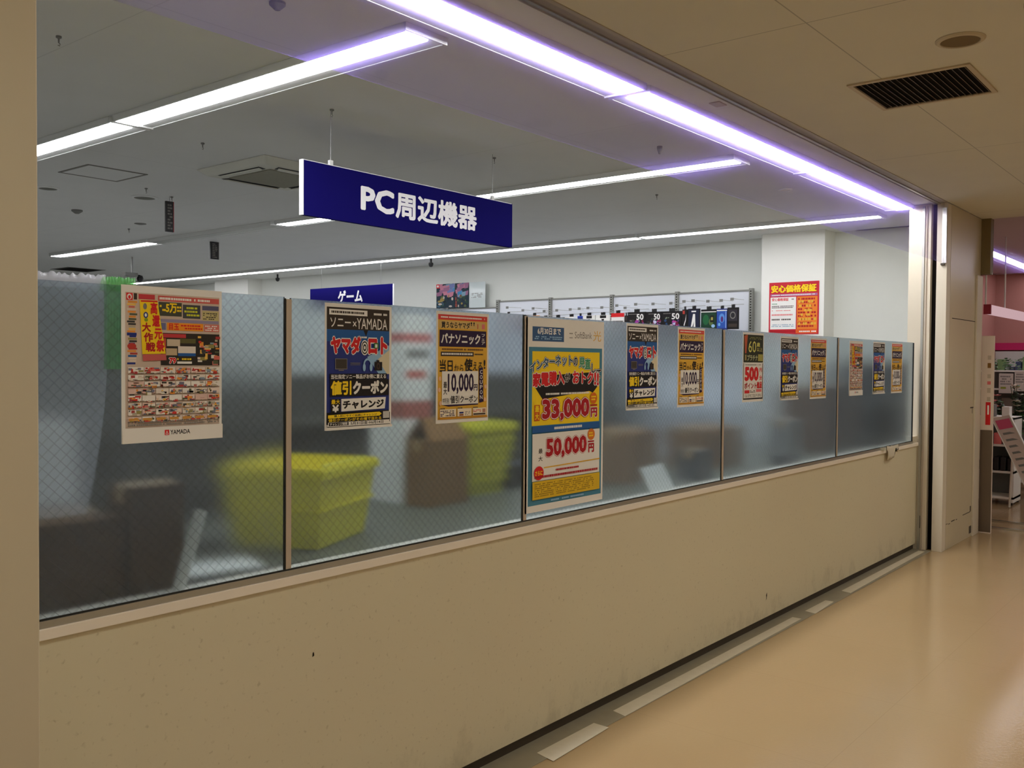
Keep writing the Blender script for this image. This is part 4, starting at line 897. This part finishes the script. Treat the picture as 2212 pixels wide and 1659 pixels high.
# plastic wrap over the top of the first pane, and the green sheet beside it
M_bub = film_mat('bubble_wrap', (0.94, 0.95, 1.0, 1), .20); M_green = film_mat('green_film', (0.36, 0.76, 0.36, 1), .42)
rnd = random.Random(5)
def hang_sheet(name, x0, x1, z0, y, m, label, wav, over=True, nx=40):
    vs = []; fs = []
    prof = [(y + .034, 1.812)] if over else []
    prof = prof + [(y + .026, 1.832), (y + .014, 1.848), (y + .0115, 1.83), (y + .0115, 1.78)] + [(y + .0115 + .45 * max(0, 1.62 - z) ** 1.6, z) for z in (1.6, 1.5, 1.4, 1.3, 1.2) if z > z0 + .01] + [(y + .0115 + .45 * max(0, 1.62 - z0) ** 1.6, z0)]
    top = [rnd.uniform(-1, 1) for _ in range(nx + 1)]
    for k, (yy, z) in enumerate(prof):
        for i in range(nx + 1):
            q = math.exp(-((z - 1.848) / .03) ** 2)
            vs.append((x0 + (x1 - x0) * i / nx, yy + .0012 * math.sin(i * 1.7 + k), z + q * wav * top[i]))
    for k in range(len(prof) - 1):
        for i in range(nx): a = k * (nx + 1) + i; fs.append((a, a + 1, a + nx + 2, a + nx + 1))
    b = MB(); b.add(vs, fs, m); o = b.build(name, smooth=True); tag(o, label, 'plastic sheet'); sd = o.modifiers.new('thickness', 'SOLIDIFY'); sd.thickness = .0008; return o
hang_sheet('bubble_wrap', .97, 1.245, 1.2, .003, M_bub, 'milky plastic wrap with a ragged edge over the first pane', .0045)
hang_sheet('green_film', 1.238, 1.33, 1.6, .005, M_green, 'strip of green film over the pane beside the leftmost flyer', .003)

# things on the sill by the jamb
tr = MB().lathe([(.022, 0), (.042, 0), (.042, .022), (.022, .022), (.022, .0)], mat('tape_roll_white', rgb(196, 196, 180), .5), n=24).build('tape_roll', loc=(7.62, .02 - .028 + .012, 0.943)); tag(tr, 'roll of white tape on the sill near the right jamb', 'tape roll')
M_crumple = mat('crumpled_paper', rgb(206, 196, 172), .7)
b = MB(); rnd = random.Random(9); vs = []; fs = []
prof = [(.0, .014), (-.014, .012), (-.019, .0), (-.024, -.03), (-.028, -.06), (-.022, -.085)]
for k, (y, z) in enumerate(prof):
    for i in range(9): vs.append((7.70 + .30 * i / 8 - (.06 * k / 5 if i == 8 else 0), -.003 + y + rnd.uniform(-.006, .002), .946 + z + rnd.uniform(-.010, .012) + (.05 if (k > 3 and i > 4) else 0)))
for k in range(5):
    for i in range(8): a = k * 9 + i; fs.append((a, a + 1, a + 10, a + 9))
b.add(vs, fs, M_crumple); o = b.build('crumpled_paper', smooth=True); sd = o.modifiers.new('thickness', 'SOLIDIFY'); sd.thickness = .0015
tag(o, 'crumpled pale paper hanging over the sill edge beside the tape roll', 'paper')

# ================================================================== PINK SHOP CONTENTS
pd = empty('pendant_lightbox', (10.4, -.15, 2.15)); tag(pd, 'long pink hanging lightbox in the shop at the right', 'pendant')
MB().box(0.03, 3.6, -.03, .03, 0, .092, emit('lit_pink_acrylic', (1.0, .66, .70, 1), .55)).build('box', pd)
MB().box(0, .03, -.034, .034, -.004, .096, mat('crimson_cap', rgb(150, 16, 40), .4)).build('end_cap', pd)
for x in (.03, .9, 2.6): MB().tube([(x, .02, .09), (x, .02, .879)], .008, M_fix, 8).build('rod', pd)
gp = empty('gate_panel', (9.87, -.225, 0)); tag(gp, 'tall white board with small stickers at the entrance of the pink shop', 'panel')
MB().box(0, .03, -.11, 0, 0, 1.91, mat('gate_white', rgb(222, 206, 192), .35)).build('body', gp)
q = MB()
for z, hh, m in ((1.68, .05, M_alu_paint), (1.60, .06, M_card), (1.50, .05, M_alu_paint), (1.44, .04, C_pnk), (1.36, .06, M_alu_paint), (1.28, .05, M_alu_paint)): q.box(-.002, 0, -.085, -.055, z, z + hh * .8, m)
q.build('sticker', gp)
q = MB().box(-.002, 0, -.088, -.045, 1.05, 1.27, C_red).box(-.003, -.002, -.075, -.06, 1.15, 1.24, C_wht); q.build('notice', gp)
MB().box(-.0015, 0, -.108, -.002, .01, 1.0, mat('brushed_plate', rgb(120, 106, 92), .3, .6)).build('kick_plate', gp)
# leaning sign board
lb = empty('leaning_board', (11.5, -.15, 0)); tag(lb, 'white framed board with pink header leaning in the pink shop', 'sign')
bd = MB(); Mx = mat('board_face', rgb(206, 190, 182), .3)
def LP(u, v, off=0.0): # u across, v along the slope downwards
    return (off, .165 - .145 * u - .36 * v - .03 * u, 1.03 + .045 * u - .76 * v)
bd.hexa([LP(0, 1.1, .02), LP(1, 1.1, .02), LP(1, 1.1, -.02), LP(0, 1.1, -.02), LP(0, 0, .02), LP(1, 0, .02), LP(1, 0, -.02), LP(0, 0, -.02)], Mx); bd.build('face', lb)
hdm = MB(); hdm.hexa([LP(.12, .17, -.021), LP(.92, .17, -.021), LP(.92, .17, -.023), LP(.12, .17, -.023), LP(.12, .04, -.021), LP(.92, .04, -.021), LP(.92, .04, -.023), LP(.12, .04, -.023)], mat('pink_header', rgb(206, 84, 120), .5)); hdm.build('header', lb)
fr = MB()
for u in (-.02, 1.0): fr.hexa([LP(u, 1.1, .025), LP(u + .04, 1.1, .025), LP(u + .04, 1.1, -.03), LP(u, 1.1, -.03), LP(u, -.02, .025), LP(u + .04, -.02, .025), LP(u + .04, -.02, -.03), LP(u, -.02, -.03)], M_white)
fr.build('frame', lb)
tx = MB(); rnd = random.Random(2)
for k in range(9): tx.hexa([LP(.2, .25 + .09 * k, -.021), LP(.5 + .4 * rnd.random(), .25 + .09 * k, -.021), LP(.7, .25 + .09 * k, -.0225), LP(.2, .25 + .09 * k, -.0225), LP(.2, .22 + .09 * k, -.021), LP(.6, .22 + .09 * k, -.021), LP(.6, .22 + .09 * k, -.0225), LP(.2, .22 + .09 * k, -.0225)], M_grey)
tx.build('print', lb)
MB().tube([(.02, -.05, .75), (.30, .03, .01)], .012, M_white, 8).build('prop_leg', lb)
# white shelf unit
su = empty('shelf_unit', (12.2, .06, 0)); tag(su, 'low white shelf unit behind the gate panel of the pink shop', 'shelf')
for z in (.07, .37, .68, 1.0): MB().box(-.2, .2, -.18, .24, z, z + .025, M_white).build('shelf', su)
for y in (-.18, .22): MB().box(-.2, .2, y, y + .02, .03, 1.02, M_white).build('side_panel', su)
MB().box(.18, .2, -.16, .22, .07, 1.0, M_grey).build('back', su)
for x, y in ((-.17, -.15), (-.17, .2), (.17, -.15), (.17, .2)): MB().lathe([(.02, 0), (.02, .03)], M_black, c=(x, y, 0), n=10).build('caster', su)
rnd = random.Random(12)
for k in range(5):
    y = -.14 + .075 * k
    o = MB().box(-.1, .1, -.03, .03, 0, .12 + .06 * rnd.random(), M_black).build('dark_pouch', loc=(12.1, .06 + y, .395), bevel=.01); tag(o, 'dark bag on the lowest shelf behind the gate panel', 'bag', 'dark bags on the low shelf')
for k, (c, z0, h) in enumerate(((C_grn, .705, .10), (C_pnk, .705, .13), (C_lblue, .705, .11), (C_wht, 1.025, .12), (C_gry, 1.025, .14))):
    y = (-.10, .0, .10, -.08, .08)[k]
    o = MB().box(-.07, .07, -.04, .04, 0, h, c).build('gift_box', loc=(12.08, .06 + y, z0), bevel=.004); tag(o, ('green', 'pink', 'pale blue', 'white', 'grey')[k] + ' packet on the white shelf unit in the pink shop', 'packet')
# back shelving with goods under the magenta band
bs = empty('goods_shelf', (15.6, -.9, 0)); tag(bs, 'white wall shelving with goods under the magenta band', 'shelf')
MB().box(.25, .3, -2.2, 1.8, 0, 1.84, mat('shelf_back', rgb(200, 196, 190), .6)).build('back_panel', bs)
for z in (.35, .75, 1.15, 1.5): MB().box(-.15, .25, -2.2, 1.8, z, z + .02, M_white).build('shelf', bs)
for z in (.33, 1.13): MB().box(-.156, -.15, -2.2, 1.8, z - .05, z + .03, mat('price_rail', rgb(210, 204, 196), .5)).build('price_rail', bs)
rnd = random.Random(21)
cols = [ink(60, 110, 60), ink(200, 200, 196), ink(150, 170, 180), ink(176, 150, 140), C_gry, ink(90, 70, 60), ink(70, 80, 110), ink(120, 150, 100), ink(190, 190, 186), ink(110, 120, 110)]
for z in (.37, .77, 1.17, 1.52):
    y = -.9
    while y < .85:
        w_ = rnd.uniform(.06, .13); h = rnd.uniform(.08, .24)
        o = MB().box(-.08, .08, 0, w_ - .02, 0, h, rnd.choice(cols)).build('shelf_goods', loc=(15.6, y, z + .001), bevel=.004); tag(o, 'small packaged article on the far shelves of the pink shop', 'goods', 'goods on the far pink shop shelves'); y += w_
# artificial flowers on a stand
def plant(x, y, z0, h, seed, label, blossom):
    r = empty('artificial_plant', (x, y, z0)); tag(r, label, 'plant', 'artificial plants in the pink shop')
    MB().lathe([(.05, 0), (.07, .11), (.073, .12)], M_dark_base, n=14).build('pot', r)
    rnd = random.Random(seed); st = MB(); lf = MB(); bl = MB(); G1 = mat('leaf_green', rgb(74, 116, 60), .5); G2 = mat('leaf_dark', rgb(44, 70, 42), .5)
    for k in range(16):
        a = rnd.uniform(0, 2 * PI); s_ = rnd.uniform(.03, .10); top = Vector((math.cos(a) * s_, math.sin(a) * s_, h * rnd.uniform(.6, 1)))
        st.tube([(0, 0, .1), tuple(Vector((top.x * .4, top.y * .4, top.z * .6))), tuple(top)], .004, G2, 5)
        for q in range(14):
            c = Vector((top.x * rnd.uniform(.4, 1), top.y * rnd.uniform(.4, 1), top.z * rnd.uniform(.5, 1))); b_ = rnd.uniform(0, 2 * PI); d = Vector((math.cos(b_), math.sin(b_), rnd.uniform(-.3, .5))) * rnd.uniform(.05, .07); n_ = Vector((-d.y, d.x, .02)) * .35
            lf.add([c, c + d * .5 + n_, c + d, c + d * .5 - n_], [(0, 1, 2, 3)], rnd.choice((G1, G2)))
        if k < 9:
            for q in range(5):
                b_ = q * 2 * PI / 5; d = Vector((math.cos(b_), math.sin(b_), .5)) * .05; n_ = Vector((-d.y, d.x, 0)) * .6
                bl.add([top, top + d * .6 + n_, top + d, top + d * .6 - n_], [(0, 1, 2, 3)], blossom)
    st.build('stem', r); lf.build('foliage', r); bl.build('blossom', r)
    return r
M_bl = mat('blossom_white', rgb(248, 238, 226), .5); M_bl2 = mat('blossom_pink', rgb(226, 150, 150), .5)
fs_ = empty('flower_stand', (12.85, .12, 0)); tag(fs_, 'dark stand carrying the flowers in the pink shop', 'stand')
MB().box(-.25, .25, -.42, .18, .40, .43, M_dark_base).build('top', fs_)
for x in (-.22, .22):
    for y in (-.4, .15): MB().box(x - .015, x + .015, y - .015, y + .015, 0, .40, M_dark_base).build('leg', fs_)
for k, (x, y, h, b_, n) in enumerate(((12.66, .21, .86, M_bl2, 'with pink flowers nearest the gate panel'), (13.02, .03, .95, M_bl, 'with white flowers at the right edge'))):
    plant(x, y, .431, h, 30 + k, 'leafy artificial plant on the dark stand, ' + n, b_)

# rack with greenery and price cards
dr = empty('display_rack', (13.75, -.5, 0)); tag(dr, 'grey rack topped with greenery in the pink shop', 'shelf')
MB().box(.12, .15, -1.2, 1.3, .1, 1.56, M_grey).build('back_panel', dr)
for z in (.1, .5, .9, 1.3, 1.54): MB().box(-.18, .12, -1.2, 1.3, z, z + .02, M_white).build('shelf', dr)
for y in (-1.2, .05, 1.28): MB().box(-.18, .12, y, y + .02, 0, 1.56, M_grey).build('upright', dr)
for k, (y, w_, z) in enumerate(((.375, .17, 1.26), (.19, .13, 1.29), (.005, .17, 1.25), (-.22, .16, 1.26))):
    sh = Sheet(w_, .26, ink(206, 198, 190), .003); sh.small(.1, .1, .9, .6, C_gry, 4, k, .8, .12).rect(.12, .68, .5, .78, ink(150, 160, 60))
    o = sh.build('price_card', loc=(13.56, y, z), rotz=-PI / 2); tag(o, 'white price card on the front of the grey rack in the pink shop', 'card', 'price cards on the grey rack')
rnd = random.Random(44)
for k in range(6):
    y = .55 - .3 * k; r = empty('leaf_bunch', (13.75, y, 1.561)); tag(r, 'green leafy bunch on top of the grey rack in the pink shop', 'plant', 'leafy bunches on the grey rack')
    lf = MB()
    for q in range(60):
        c = Vector((rnd.uniform(-.1, .08), rnd.uniform(-.11, .11), rnd.uniform(.005, .16))); a = rnd.uniform(0, 2 * PI); d = Vector((math.cos(a), math.sin(a), rnd.uniform(0, .5))) * rnd.uniform(.03, .06); n_ = Vector((-d.y, d.x, .02)) * .4
        lf.add([c, c + d * .5 + n_, c + d, c + d * .5 - n_], [(0, 1, 2, 3)], mat('bunch_green_%d' % (q % 3), rgb(*((60, 104, 50), (40, 74, 40), (96, 130, 76))[q % 3]), .5))
    lf.build('foliage', r)
for k in range(6):
    y = .60 - .2 * k; h = rnd.uniform(.12, .3); c = (ink(90, 90, 96), ink(60, 70, 60), ink(120, 110, 100), C_blk)[k % 4]
    o = MB().box(-.08, .08, 0, .15, 0, h, c).build('rack_article', loc=(13.70, y, .921), bevel=.004); tag(o, 'dark packaged article on the grey rack in the pink shop', 'goods', 'articles on the grey rack')
